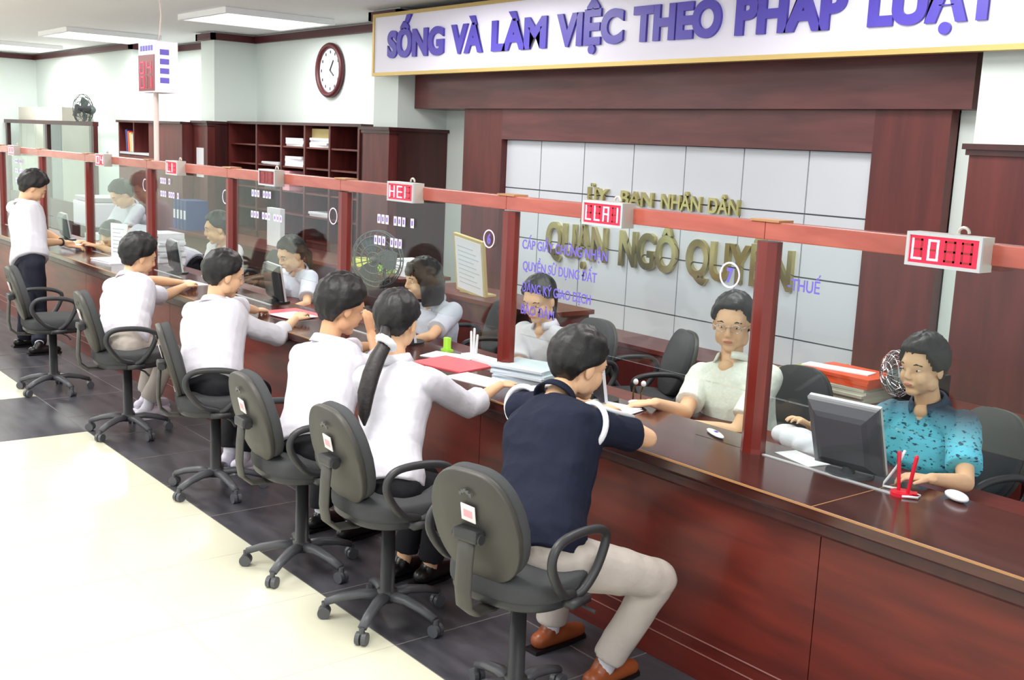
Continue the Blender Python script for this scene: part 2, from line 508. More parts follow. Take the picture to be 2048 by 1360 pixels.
# lettering stuck on the glass
GY = -.007
for body, x0, x1, z in (('CẤP GIẤY CHỨNG NHẬN', -1.43, -.85, 1.435), ('QUYỀN SỬ DỤNG ĐẤT', -1.42, -.91, 1.335), ('ĐĂNG KÝ GIAO DỊCH', -1.42, -.94, 1.235), ('BẢO ĐẢM', -1.42, -1.18, 1.13)):
    text('glass_lettering', body, x0, x1, z, .042, GY, 'decal', pt, .001, .018, tilt=0)
text('glass_lettering', '-THUẾ', .10, .24, 1.435, .042, GY, 'decal', pt, .001, .012)


def disc_decal(x, z, r_, num):
    bm = bmesh.new()
    for a, c in ((r_*.86, r_),):
        n_ = 28
        rs = [[(x+q*math.cos(2*math.pi*j/n_), y, z+q*math.sin(2*math.pi*j/n_)) for j in range(n_)] for q, y in ((a, GY+.001), (c, GY+.001), (c, GY-.001), (a, GY-.001))]
        rings(bm, rs, closed=True)
    link('number_ring', bm, 'decalw', pt)
    if num: text('glass_number', num, x-r_*.32, x+r_*.32, z-r_*.5, r_, GY, 'decal', pt, .001, .05)


disc_decal(-.172, 1.456, .05, '7')
disc_decal(-1.69, 1.455, .045, '6')
# small white and lavender decals on the farther panes, too blurred to read
random.seed(9)
for x, z, wd, hh in ((-2.72, 1.45, .36, .05), (-2.75, 1.33, .26, .05), (-4.32, 1.50, .30, .045), (-4.33, 1.36, .42, .045), (-5.95, 1.50, .2, .045), (-5.95, 1.40, .34, .045), (-10.1, 1.50, .3, .045), (-10.1, 1.40, .3, .045), (-10.1, 1.30, .3, .045)):
    bm = bmesh.new(); k = 0; xx = x
    while xx < x+wd:
        if k % 4 != 3:
            box(bm, xx, xx+.03, GY-.001, GY+.001, z, z+hh, 0)
            box(bm, xx+.009, xx+.021, GY-.0015, GY-.001, z+.012, z+hh-.012, 1)
        xx += .042; k += 1
    link('glass_marking', bm, ['decalw', 'decal'], pt)
for x, z in ((-3.22, 1.45), (-4.74, 1.47), (-6.28, 1.47)):
    disc_decal(x, z, .05, None)

# ---------------------------------------------------------------- LED boxes
SEG = {'0': 'abcdef', 'O': 'abcdef', 'L': 'def', 'H': 'bcefg', 'E': 'adefg', '1': 'bc', 'I': 'ef', 'U': 'bcdef', 'A': 'abcefg', '8': 'abcdefg', '5': 'acdfg', '4': 'bcfg', ' ': '', 'n': 'abcef'}


def seg_digit(bm, ch, x, z, w_, h_, y, on, off):
    t_ = h_*.1
    R_ = {'a': (x, x+w_, z+h_-t_, z+h_), 'g': (x, x+w_, z+h_/2-t_/2, z+h_/2+t_/2), 'd': (x, x+w_, z, z+t_),
          'f': (x, x+t_, z+h_/2, z+h_), 'e': (x, x+t_, z, z+h_/2), 'b': (x+w_-t_, x+w_, z+h_/2, z+h_), 'c': (x+w_-t_, x+w_, z, z+h_/2)}
    for s, (a, c, d, e) in R_.items():
        lit = s in SEG.get(ch, '')
        if lit or off is not None:
            box(bm, a, c, y-.002 if lit else y-.001, y, d, e, on if lit else off)


def led_box(x0, x1, z0, z1, chars, label, rz=0, dim=()):
    w_ = x1-x0; h_ = z1-z0
    t = thing('queue_display', label, 'display', ((x0+x1)/2, -.06, z0), rz, 'red LED queue displays on the top rail')
    bm = bmesh.new()
    box(bm, -w_/2, w_/2, -.03, .03, 0, h_)
    link('case', bm, 'ledbox', t)
    bm = bmesh.new()
    for a, c, d, e in ((-w_/2, w_/2, 0, .01), (-w_/2, w_/2, h_-.01, h_), (-w_/2, -w_/2+.01, .01, h_-.01), (w_/2-.01, w_/2, .01, h_-.01)):
        box(bm, a, c, -.04, -.03, d, e)
    link('bezel', bm, 'mon_sil', t)
    boxo('screen', (-w_/2+.01, w_/2-.01, -.034, -.0301,   .01, h_-.01), 'ledlit' if chars.strip() else 'ledface', t)
    bm = bmesh.new(); n_ = len(chars); cw = (w_-.03)/n_
    for i, ch in enumerate(chars):
        if i: bm = bmesh.new()
        seg_digit(bm, ch, -w_/2+.018+i*cw, .02, cw*.66, h_-.04, -.0342, 0, 1)
        link('digit', bm, ['ledon', 'leddim'], t)
    bm = bmesh.new()
    tube(bm, [(.03+.018*math.cos(a), .02, h_+.004+.018*math.sin(a)) for a in [math.pi*k/8 for k in range(9)]], .005, 8)
    link('hook', bm, 'ledbox', t)
    return t


led_box(.615, .868, 1.586, 1.692, 'LO88'.replace('88', '  '), 'LED box reading LO on the rail above the woman in teal')
led_box(-.925, -.68, 1.59, 1.692, 'LLA1', 'LED box in front of the gold wall letters')
led_box(-2.48, -2.23, 1.59, 1.692, 'HEI', 'LED box on the rail in front of the end of the wooden wall cabinets')
led_box(-4.03, -3.80, 1.59, 1.692, '', 'unlit dark red LED box on the rail in front of the open wall shelves') if False else None
t = led_box(-4.03, -3.80, 1.59, 1.692, '  ', 'unlit LED box on the rail in front of the open wall shelves')
led_box(-5.60, -5.38, 1.585, 1.69, 'LI', 'small lit LED box beside the pillar right of the tall display pole')
led_box(-7.20, -6.98, 1.585, 1.69, 'O4', 'small lit LED box left of the tall display pole')
led_box(-10.0, -9.78, 1.585, 1.69, 'OO', 'leftmost small LED box on the rail above the standing man')

# tall display on its pole
t = thing('pole_display', 'tall two-faced red queue display on a pale pole above the partition rail', 'display', (-6.04, 0, 1.672))
bm = bmesh.new(); tube(bm, [(0, 0, 0), (0, 0, .56)], .02, 12); link('pole', bm, 'pole', t)
boxo('case', (-.17, .17, -.07, .11, .52, .90), 'signw', t)
boxo('display_face', (-.165, .165, -.074, -.0701, .53, .80), 'ledface', t)
for zz in (.55, .66):
    for i, ch in enumerate('04' if zz > .6 else '01'):
        bm = bmesh.new(); seg_digit(bm, ch, -.13+i*.15, zz, .09, .09, -.0742, 0, 1)
        link('digit', bm, ['ledred', 'leddim'], t)
bm = bmesh.new()
for k in range(5): box(bm, -.13+.055*k, -.09+.055*k, -.072, -.0701, .83, .87)
link('heading_print', bm, 'decal', t)
bm = bmesh.new()
for k in range(4): box(bm, .1701, .172, -.03, .04, .80-.07*k, .84-.07*k)
link('side_print', bm, 'decal', t)
bm = bmesh.new(); tube(bm, [(.05, 0, .90), (.09, 0, .95), (.12, 0, 1.1), (.06, 0, 1.36), (.05, 0, 1.45)], .006, 6); link('cable', bm, 'pole', t)

# ---------------------------------------------------------------- portal on the back wall
p = thing('wall_portal', 'large mahogany portal frame around white panels on the back wall', 'wall panelling')
boxo('header', (-6.39, -.77, 2.62, 2.99, 2.215, 2.62), 'woodh', p)
boxo('side_board', (-5.66, -5.10, 2.68, 2.99, 0, 2.215), 'woodv', p)
boxo('side_board', (-1.42, -.92, 2.68, 2.76, 0, 2.215), 'woodv', p)
boxo('lintel', (-5.10, -1.42, 2.68, 2.78, 1.96, 2.215), 'woodh', p)
bm = bmesh.new()
xs = [-5.10, -4.63, -4.09, -3.53, -3.0, -2.46, -1.92, -1.42]; zs = [0, .31, .72, 1.135, 1.55, 1.96]
for i in range(len(xs)-1):
    for j in range(len(zs)-1):
        box(bm, xs[i]+.005, xs[i+1]-.005, 2.74, 2.76, zs[j]+.005, zs[j+1]-.005)
link('white_panels', bm, 'tilew', p)
boxo('panel_backing', (-5.10, -1.42, 2.752, 2.99, 0, 1.96), 'joint', p)
ly = 2.725
t = thing('wall_lettering', 'small gold raised letters in the upper line on the white wall panels', 'lettering')
X = -3.99
for wd, x0, x1 in (('ỦY', -4.0, -3.77), ('BAN', -3.62, -3.28), ('NHÂN', -3.19, -2.80), ('DÂN', -2.73, -2.45)):
    text('word', wd, x0, x1, 1.50, .105, ly, 'brass', t, .03, .02)
t = thing('wall_lettering', 'big gold raised letters in the lower line behind the staff', 'lettering')
for wd, x0, x1 in (('QUẬN', -4.48, -3.75), ('NGÔ', -3.6, -3.0), ('QUYỀN', -2.9, -1.96)):
    text('word', wd, x0, x1, 1.04, .26, ly, 'brass', t, .04, .025)
# slogan sign
s = thing('slogan_sign', 'long white sign with purple capital letters and a gold frame above the portal', 'sign', (0, 0, 0))
bm = bmesh.new(); box(bm, -6.62, .9, 2.31, 2.36, 2.52, 3.03); link('board', bm, 'signw', s)
bm = bmesh.new()
box(bm, -6.65, .9, 2.30, 2.37, 2.495, 2.525); box(bm, -6.65, .9, 2.30, 2.37, 3.025, 3.055); box(bm, -6.65, -6.62, 2.30, 2.37, 2.525, 3.025)
link('frame', bm, 'gold', s)
boxo('mounting_rail', (-6.3, .9, 2.37, 2.62, 2.62, 2.66), 'woodd', s)
for wd, x0, x1 in (('SỐNG', -6.37, -5.47), ('VÀ', -5.36, -4.91), ('LÀM', -4.79, -4.1), ('VIỆC', -3.98, -3.26), ('THEO', -3.16, -2.36), ('PHÁP', -2.24, -1.42), ('LUẬT', -1.27, -.48)):
    text('word', wd, x0, x1, 2.665, .215, 2.305, 'purple', s, .03, .05)

# clock
t = thing('wall_clock', 'round white wall clock with a dark brown rim', 'clock', (-8.66, 2.995, 2.65))
bm = bmesh.new()
tube(bm, [(.27*math.cos(2*math.pi*k/40), -.03, .27*math.sin(2*math.pi*k/40)) for k in range(40)], .032, 10, closed=True)
link('rim', bm, 'crown', t, True)
bm = bmesh.new(); tube(bm, [(0, 0, 0), (0, -.02, 0)], .265, 40); link('face', bm, 'paper', t)
bm = bmesh.new()
for k in range(12):
    a = math.pi*k/6; c_, s_ = math.cos(a), math.sin(a)
    box(bm, .2*c_-.012, .2*c_+.012, -.023, -.0201, .2*s_-.016, .2*s_+.016)
link('hour_marks', bm, 'mon_grey', t)
for a, l, w_ in ((55, .13, .008), (-35, .10, .009)):
    a = math.radians(a); bm = bmesh.new(); tube(bm, [(0, -.026, 0), (l*math.cos(a), -.026, l*math.sin(a))], w_, 6); link('hand', bm, 'scr', t)

# ---------------------------------------------------------------- back furniture
def clad(name, x0, x1, y0, h, label, y1=3.0):
    t = thing(name, label, 'cabinet')
    g = .004
    bm = bmesh.new(); box(bm, x0-.02, x1+.02, y0-.02, 2.436, 0, h)
    link('body', bm, 'woodv', t)
    if x1 < .5:
        boxo('side_body', (x1+g, x1+.03, 2.436, y1-.004, 0, h), 'woodd', t)
    bm = bmesh.new(); box(bm, x0-.05, x1+.06, y0-.05, 2.436, h, h+.03); box(bm, x0-.035, x1+.045, y0-.035, 2.436, h-.03, h)
    if x1 < .5: box(bm, x1+g, x1+.06, 2.436, y1-.004, h, h+.03)
    link('cornice', bm, 'woodd', t)
    return t


clad('pier_cabinet', -6.83, -6.40, 2.36, 2.0, 'mahogany casing wrapped round the pier left of the portal')
t = clad('pier_cabinet', -10.97, -10.57, 2.36, 2.02, 'mahogany casing round the pier left of the open shelves')
boxo('paper_notice', (-10.88, -10.66, 2.336, 2.339, 1.36, 1.72), 'paper', t)
clad('pier_cabinet', -.585, .9, 2.38, 1.99, 'mahogany casing on the pier at the right edge behind the woman in teal')

# open wall shelves
t = thing('wall_shelf_unit', 'mahogany wall unit of open pigeonhole shelves under the clock', 'shelf')
SX = [-10.5, -9.74, -9.1, -8.54, -7.98, -7.38]
bm = bmesh.new()
box(bm, -10.5, -7.33, 2.96, 2.99, 0, 2.03)
link('back', bm, 'woodd', t)
for x in SX: boxo('upright', (x-.018, x+.018, 2.60, 2.96, 0, 2.03), 'woodv', t)
boxo('cornice', (-10.52, -7.3, 2.58, 2.99, 2.03, 2.06), 'woodd', t)
boxo('end_panel', (-7.36, -7.30, 2.62, 2.96, 0, 2.03), 'woodd', t)
for z in (1.80, 1.575, 1.30, 1.05, .78): boxo('shelf', (-10.49, -7.37, 2.61, 2.96, z-.018, z), 'wood', t)
boxo('base_front', (-10.49, -7.37, 2.62, 2.64, 0, .76), 'woodv', t)


def papers(label, x, y, z, w_, d_, h_, m='paper', rz=0, group=None, n=4, name='paper_stack', cat='paper'):
    bm = bmesh.new()
    for i in range(n):
        dx, dy = random.uniform(-.012, .012), random.uniform(-.012, .012)
        a = random.uniform(-.06, .06); vs = box(bm, -w_/2, w_/2, -d_/2, d_/2, z+h_*i/n, z+h_*(i+1)/n)
        bmesh.ops.rotate(bm, verts=vs, cent=(0, 0, 0), matrix=Matrix.Rotation(a, 3, 'Z')); bmesh.ops.translate(bm, verts=vs, vec=(dx, dy, 0))
    o = link(name, bm, m); o.location = (x, y, 0); o.rotation_euler = (0, 0, rz)
    return tag(o, label, cat, group)


papers('loose white papers in the upper second pigeonhole of the wall shelves', -8.82, 2.76, 1.80, .42, .26, .09)
papers('white papers under the yellow box in the wall shelves', -8.26, 2.76, 1.80, .42, .26, .10)
papers('yellow kraft carton in the upper middle pigeonhole of the wall shelves', -8.28, 2.80, 1.90, .46, .22, .10, 'kraft', n=1, name='carton', cat='box')
papers('thin papers in the lower left pigeonhole of the wall shelves', -9.42, 2.76, 1.575, .45, .26, .03)
papers('white paper pile in the second row of the wall shelves', -8.82, 2.76, 1.575, .44, .26, .11)
papers('pink box file on the third shelf row behind the glass', -9.0, 2.74, 1.30, .22, .24, .22, 'pink', n=1, name='box_file', cat='file')
papers('slanting white papers low in the wall shelves behind the bending woman', -8.25, 2.76, 1.05, .45, .26, .05)
papers('grey box file on the third shelf row behind the glass', -9.4, 2.74, 1.30, .3, .24, .2, 'fan', n=1, name='box_file', cat='file')

# low cabinet under the white panels, table and files in front of it
t = thing('low_cabinet', 'low mahogany cabinet running under the white wall panels', 'cabinet')
boxo('top', (-5.0, -1.45, 2.33, 2.735, .50, .53), 'wood', t)
for k in range(6): boxo('door', (-4.98+.59*k, -4.40+.59*k, 2.35, 2.37, .03, .49), 'woodv', t)
boxo('carcass', (-4.99, -1.46, 2.371, 2.735, 0, .499), 'woodd', t)

t = thing('back_table', 'dark red wooden table with files and a round fan behind the staff', 'table')
boxo('table_top', (-1.25, .20, 1.32, 1.95, .70, .73), 'wood', t)
for x, y in ((-1.2, 1.37), (.13, 1.37), (-1.2, 1.87), (.13, 1.87)): boxo('leg', (x, x+.05, y, y+.05, 0, .70), 'woodd', t)
boxo('modesty_panel', (-1.15, .13, 1.42, 1.44, .05, .70), 'woodd', t)
papers('pile of brown-edged documents on the back table', -.68, 1.55, .73, .42, .30, .07, 'beige', n=5)
papers('orange-red folders on top of the document pile on the back table', -.66, 1.55, .802, .40, .27, .05, 'orange', n=3, name='folder', cat='folder')
papers('white sheet between the orange folders', -.70, 1.52, .853, .36, .10, .006, 'paper', .2, n=1, name='paper_sheet')
bm = bmesh.new()
rs = [[(x, y, .74+.10*math.sin((x+1.25)*2.2)+dz) for y, dz in ((1.38, 0), (1.80, .01), (1.80, .013), (1.38, .003))] for x in [-1.2+.04*k for k in range(10)]]
rings(bm, rs); o = link('plastic_sheet', bm, 'yellow', None, True); tag(o, 'pale yellow curling plastic sheet left of the orange folders', 'sheet')
papers('dark blue box file behind the orange folders', -.36, 1.74, .73, .16, .24, .14, 'scr', n=1, name='box_file', cat='file')

t = thing('side_cabinet', 'low side cabinet with the white notice stand behind the woman with bobbed hair', 'cabinet')
boxo('top', (-4.25, -2.75, 1.22, 1.70, .83, .86), 'wood', t)
boxo('body', (-4.22, -2.78, 1.25, 1.68, 0, .83), 'woodv', t)
t = thing('notice_stand', 'leaning white notice board with a pale yellow rim on the side cabinet', 'notice board', (-3.66, 1.36, .862))
bm = bmesh.new(); R_ = Matrix.Rotation(.2, 4, 'X') @ Matrix.Rotation(.12, 4, 'Y')
box(bm, -.17, .17, -.012, .012, 0, .42); bm.transform(R_); link('rim', bm, 'kraft', t)
bm = bmesh.new(); box(bm, -.15, .15, -.015, -.0121, .02, .40); bm.transform(R_); link('sheet', bm, 'paper', t)
bm = bmesh.new()
for k in range(9): box(bm, -.12, .12-.03*(k % 3), -.0158, -.0151, .07+.033*k, .078+.033*k)
bm.transform(R_); link('print', bm, 'paper2', t)
bm = bmesh.new(); box(bm, -.15, .15, 0, .10, -.002, .012); link('foot', bm, 'kraft', t)

# shelf table behind lady and man in dark jacket
t = thing('document_counter', 'long low wooden cabinet behind the seated staff at the far desks', 'cabinet')
boxo('top', (-9.9, -4.9, 1.55, 2.05, .78, .81), 'wood', t)
boxo('body', (-9.85, -4.95, 1.58, 2.03, 0, .78), 'woodd', t)
for k, (x, lab) in enumerate(((-9.80, 'leftmost dark blue binder on the long low cabinet'), (-9.70, 'middle dark blue binder on the long low cabinet'), (-9.60, 'third dark blue binder on the long low cabinet'), (-9.50, 'rightmost dark blue binder on the long low cabinet'))):
    t = thing('binder', lab, 'binder', (x, 1.75, .812), 0, 'blue binders')
    boxo('cover', (-.042, .042, -.13, .13, 0, .33), 'blue', t); boxo('spine_label', (-.028, .028, -.1315, -.1305, .12, .22), 'paper', t)
papers('lime green tray end on the long low cabinet behind the bending woman', -5.35, 1.68, .812, .16, .12, .10, 'green', n=1, name='file_tray', cat='tray')
papers('yellow-green files lying on the long low cabinet', -5.85, 1.8, .812, .45, .25, .05, 'yellow', n=3, name='folder', cat='folder')
papers('white upright notice card on the long low cabinet, left of the bending woman', -7.62, 1.8, .812, .30, .05, .38, 'paper', n=1, name='notice_card', cat='notice')
papers('short stack of white paper on the long cabinet right of the bending woman', -5.05, 1.75, .812, .2, .16, .14, 'paper', n=3)


# fans
def fan(label, loc, r_, rz, m='fan', stand=.0, wall=False, tilt=0):
    t = thing('electric_fan', label, 'fan', loc, rz)
    bm = bmesh.new()
    for rr, y in ((r_, 0), (r_*.98, -.03), (r_*.8, -.055), (r_*.5, -.07), (r_*.25, -.075), (r_*.8, .04), (r_*.5, .06)):
        tube(bm, [(rr*math.cos(2*math.pi*k/36), y, rr*math.sin(2*math.pi*k/36)) for k in range(36)], r_*.022, 6, closed=True)
    for k in range(24):
        a = 2*math.pi*k/24; c_, s_ = math.cos(a), math.sin(a)
        tube(bm, [(.15*r_*c_, -.076, .15*r_*s_), (.55*r_*c_, -.069, .55*r_*s_), (.85*r_*c_, -.05, .85*r_*s_), (r_*c_, 0, r_*s_), (.8*r_*c_, .04, .8*r_*s_), (.3*r_*c_, .062, .3*r_*s_)], r_*.012, 5)
    link('cage', bm, m, t)
    bm = bmesh.new()
    for k in range(3):
        a0 = 2*math.pi*k/3
        rs = []
        for i in range(6):
            rr = r_*(.15+.14*i); ww = .25+.35*math.sin(math.pi*i/6+.3)
            rs.append([(rr*math.cos(a0-ww), -.045, rr*math.sin(a0-ww)), (rr*math.cos(a0+ww), -.015, rr*math.sin(a0+ww)), (rr*math.cos(a0+ww), -.011, rr*math.sin(a0+ww)), (rr*math.cos(a0-ww), -.041, rr*math.sin(a0-ww))])
        rings(bm, rs)
    link('blades', bm, 'fan', t)
    bm = bmesh.new(); capsule(bm, [(0, -.05, 0), (0, .12, 0)], [r_*.15, r_*.3]); link('motor', bm, 'fan', t, True)
    if stand:
        bm = bmesh.new(); tube(bm, [(0, .10, -.02), (0, .10, -stand+.01)], .014, 10); link('pole', bm, 'chair_pl', t)
        bm = bmesh.new(); tube(bm, [(0, .10, -stand), (0, .10, -stand+.02)], min(.17, r_*.9), 28); link('foot', bm, 'chair_pl', t)
    if wall:
        bm = bmesh.new(); tube(bm, [(0, .1, 0), (.1, .16, .02), (.32, .1, .02), (.34, .08, -.1)], .03, 8); link('bracket', bm, 'chair_pl', t)
    return t


fan('round chrome desk fan on the back table beside the teal woman', (-.36, 1.52, .895), .115, -.5, 'chrome', .165)
fan('large grey pedestal fan behind the glass left of the woman with bobbed hair', (-4.75, 1.25, 1.0), .22, .5, 'fan', 1.0)
fan('dark wall fan perched on the left glass cabinet frame', (-14.1, 1.98, 2.16), .22, -.9, 'fan', 0, True)

# far left: cabinets and framed glass screen
t = thing('end_cabinet', 'tall dark wooden cabinet with an open book compartment at the far end', 'cabinet')
for b_ in ((-13.3, -13.26, 2.2, 2.43, 0, 2.0), (-12.72, -12.68, 2.2, 2.43, 1.6, 2.0), (-12.14, -12.1, 2.2, 2.43, 0, 2.0)): boxo('upright', b_, 'woodv', t)
boxo('back', (-13.26, -12.14, 2.41, 2.43, 0, 2.0), 'woodd', t)
boxo('shelf', (-13.26, -12.14, 2.2, 2.41, 1.57, 1.6), 'mon_sil', t)
boxo('top', (-13.32, -10.99, 2.17, 2.43, 2.0, 2.03), 'woodd', t)
boxo('closed_front', (-12.1, -11.0, 2.2, 2.43, 0, 2.0), 'woodv', t)
boxo('lower_door', (-13.26, -12.14, 2.2, 2.22, 0, 1.56), 'woodv', t)
for i, (m_, lb) in enumerate((('blue', 'blue book leaning in the end cabinet'), ('orange', 'orange book leaning in the end cabinet'), ('kraft', 'pale yellow book in the end cabinet'), ('beige', 'cream book rightmost in the end cabinet'))):
    bm = bmesh.new(); box(bm, -.03, .03, -.08, .08, 0, .30-.02*i); bm.transform(Matrix.Rotation(-.12, 4, 'Y'))
    o = link('book', bm, m_); o.location = (-13.02+.075*i, 2.30, 1.605); tag(o, lb, 'book', 'books in the end cabinet')
t = thing('glass_screen', 'tall dark framed glass screen at the far left end of the hall', 'screen')
for x in (-17.9, -15.6, -13.4): boxo('upright', (x-.05, x+.05, 1.87, 1.93, 0, 1.93), 'woodd', t)
boxo('top_rail', (-18.0, -13.35, 1.86, 1.94, 1.93, 1.99), 'woodd', t)
boxo('lower_panel', (-17.95, -13.4, 1.885, 1.915, 0, .8), 'woodd', t)
boxo('glass_pane', (-17.85, -15.65, 1.898, 1.902, .8, 1.93), 'glass', t)
boxo('glass_pane', (-15.55, -13.45, 1.898, 1.902, .8, 1.93), 'glass', t)
for i, (x0, x1, lb) in enumerate(((-17.6, -16.6, 'tall beige metal cabinet at the far left behind the glass screen'), (-16.2, -15.2, 'tall beige metal cabinet with dark doors beside the fan'))):
    t = thing('metal_cabinet', lb, 'cabinet', ((x0+x1)/2, 2.2, 0))
    w_ = (x1-x0)/2
    boxo('body', (-w_, w_, -.2, .2, 0, 2.2), 'beige', t)
    for s_ in (-1, 1): boxo('door', (min(0, s_*w_*.94)+.01, max(0, s_*w_*.94)-.01, -.215, -.201, .1, 1.95), 'fan' if i else 'beige', t)
o = boxo('wall_notice_panel', (-11.75, -11.35, 2.96, 2.99, 1.0, 1.95), 'woodd'); tag(o, 'narrow dark wooden board on the wall between the two wooden cabinets', 'board')
t = thing('copier', 'white box-shaped copier on a dark stand at the far left behind the glass', 'copier', (-11.3, 1.3, 0))
boxo('body', (-.35, .35, -.25, .25, .72, 1.02), 'signw', t, bev=.02); boxo('lid', (-.33, .33, -.23, .23, 1.025, 1.08), 'mon_sil', t, bev=.01); boxo('stand', (-.36, .36, -.26, .26, 0, .71), 'woodd', t)


# ---------------------------------------------------------------- office chairs
def make_chair():
    t = thing('office_chair', '', 'chair')
    for k in range(5):
        a = math.radians(18+72*k); c_, s_ = math.cos(a), math.sin(a)
        bm = bmesh.new()
        P = [(.02*c_, .02*s_, .105), (.10*c_, .10*s_, .108), (.18*c_, .18*s_, .092), (.245*c_, .245*s_, .068)]
        tube(bm, P, [.03, .026, .023, .02], 8, sq=.75, side=(-s_, c_, 0))
        leg = link('base_leg', bm, 'caster', t, True)
        bm = bmesh.new()
        for sg in (-1, 1):
            cx, cy = .25*c_-s_*.013*sg, .25*s_+c_*.013*sg
            tube(bm, [(cx+s_*.009, cy-c_*.009, .026), (cx-s_*.009, cy+c_*.009, .026)], .0255, 16)
        tube(bm, [(.25*c_, .25*s_, .03), (.25*c_, .25*s_, .07)], .012, 8)
        link('caster', bm, 'caster', leg)
    bm = bmesh.new(); tube(bm, [(0, 0, .085), (0, 0, .13), (0, 0, .131), (0, 0, .45)], [.045, .04, .03, .027], 16); link('gas_column', bm, 'chair_pl', t, True)
    RX = Matrix.Rotation(math.pi/2, 3, 'X')
    bm = bmesh.new(); pad(bm, .45, .43, .075, 2.8, 1.0, .86, .4, loc=(0, .01, .515), rot=RX); link('seat', bm, 'chair_fab', t, True)
    bm = bmesh.new(); pad(bm, .43, .41, .04, 2.8, 1.0, .86, .2, loc=(0, .01, .472), rot=RX); link('seat_pan', bm, 'chair_pl', t, True)
    bm = bmesh.new(); box(bm, -.07, .07, -.12, .10, .432, .456, bev=.008); tube(bm, [(.06, .02, .44), (.20, .06, .435), (.26, .07, .42)], .006, 8); link('tilt_mechanism', bm, 'chair_pl', t)
    RB = Matrix.Rotation(.27, 3, 'X')
    bm = bmesh.new(); pad(bm, .355, .385, .05, 3.2, .78, .82, .5, loc=(0, -.205, .735), rot=RB); link('backrest', bm, 'chair_fab', t, True)
    bm = bmesh.new(); pad(bm, .36, .39, .028, 3.2, .78, .82, .3, loc=(0, -.238, .728), rot=RB)
    sh = link('back_shell', bm, 'chair_shell', t, True)
    bm = bmesh.new()
    for dx, dz in ((-.02, .0), (-.01, .008), (0, .012), (.01, .008), (.02, 0)): box(bm, dx-.006, dx+.004, -.002, .002, dz-.006, dz+.006)
    bm.transform(Matrix.Translation((0, -.296, .84)) @ RB.to_4x4()); link('embossed_mark', bm, 'caster', sh)
    bm = bmesh.new(); box(bm, -.028, .028, -.0015, .0015, -.03, .03, 0); box(bm, -.018, .018, -.002, -.0015, -.015, .012, 1)
    bm.transform(Matrix.Translation((0, -.2795, .775)) @ RB.to_4x4() @ Matrix.Rotation(.1, 4, 'Y')); link('sticker', bm, ['sticker', 'pink'], sh)
    # curved support bar
    bm = bmesh.new()
    tube(bm, [(0, -.05, .445), (0, -.16, .43), (0, -.24, .435), (0, -.282, .47), (0, -.292, .53), (0, -.288, .62), (0, -.280, .71)], .036, 10, sq=.3, side=(1, 0, 0)); link('back_support', bm, 'chair_shell', t, True)
    bm = bmesh.new(); box(bm, -.05, .05, -.297, -.25, .685, .725, bev=.01); tube(bm, [(-.056, -.275, .70), (.056, -.275, .70)], .017, 12); link('hinge_block', bm, 'chair_pl', t)
    for s_ in (-1, 1):
        x = .245*s_
        P = [(x-.02*s_, -.02, .50), (x, -.10, .53), (x+.01*s_, -.17, .62), (x+.012*s_, -.17, .68), (x+.012*s_, -.12, .712), (x+.012*s_, .0, .715), (x+.012*s_, .09, .695), (x+.01*s_, .115, .655), (x+.005*s_, .08, .57), (x-.005*s_, .03, .51), (x-.02*s_, -.0, .49)]
        # smooth closed loop
        L = []
        n_ = len(P)
        for i in range(n_):
            a, b_, c_, d_ = [V(P[(i+q) % n_]) for q in (-1, 0, 1, 2)]
            for k in range(4):
                u = k/4; L.append(.5*((2*b_)+(c_-a)*u+(2*a-5*b_+4*c_-d_)*u*u+(3*b_-a-3*c_+d_)*u**3))
        bm = bmesh.new(); tube(bm, L, .0155, 10, closed=True, sq=1.0)
        box(bm, x-.05 if s_ > 0 else x-.01, x+.01 if s_ > 0 else x+.05, -.05, .05, .462, .488)
        link('armrest', bm, 'chair_pl', t, True)
    return t


ch0 = make_chair()
CH = [((-.11, -1.02), .22, 'nearest grey office chair with rounded back, under the man in the navy polo'),
      ((-.98, -.99), 0, 'grey office chair under the woman with the ponytail'),
      ((-1.65, -1.02), -.05, 'grey office chair under the man holding his hand to his face'),
      ((-2.88, -.89), -.3, 'grey office chair seen edge on under the man with rolled sleeves'),
      ((-4.25, -.88), -.12, 'grey office chair under the man in khaki trousers and white short sleeves'),
      ((-5.65, -.93), -.1, 'empty grey office chair at the left edge beside the standing man'),
      ((-7.35, -1.25), .3, 'grey office chair mostly cut off by the left edge of the picture')]
for i, ((x, y), rz, lab) in enumerate(CH):
    if i == 0:
        ch0.location = (x, y, 0); ch0.rotation_euler = (0, 0, rz); ch0['label'] = lab; ch0['group'] = 'office chairs on the public side'
    else: dup(ch0, (x, y, 0), rz, lab, 'office chairs on the public side')
for x, y, rz, lab in ((.30, .86, math.pi-.25, 'grey office chair behind the woman in teal'), (-.58, .86, math.pi+.2, 'office chair of the man with glasses, mostly hidden behind him'),
                      (-1.75, 1.15, math.pi-.5, 'empty grey office chair behind the ledge between man with glasses and staff woman'), (-3.08, .90, math.pi-.3, 'grey office chair behind the woman with bobbed hair'),
                      (-5.02, .88, math.pi, 'office chair of the bending staff woman'), (-6.30, .90, math.pi-.1, 'grey office chair of the far staff man with dark jacket'),
                      (-2.16, .93, math.pi, 'office chair of the woman behind the glass lettering')):
    dup(ch0, (x, y, 0), rz, lab, 'office chairs on the staff side')


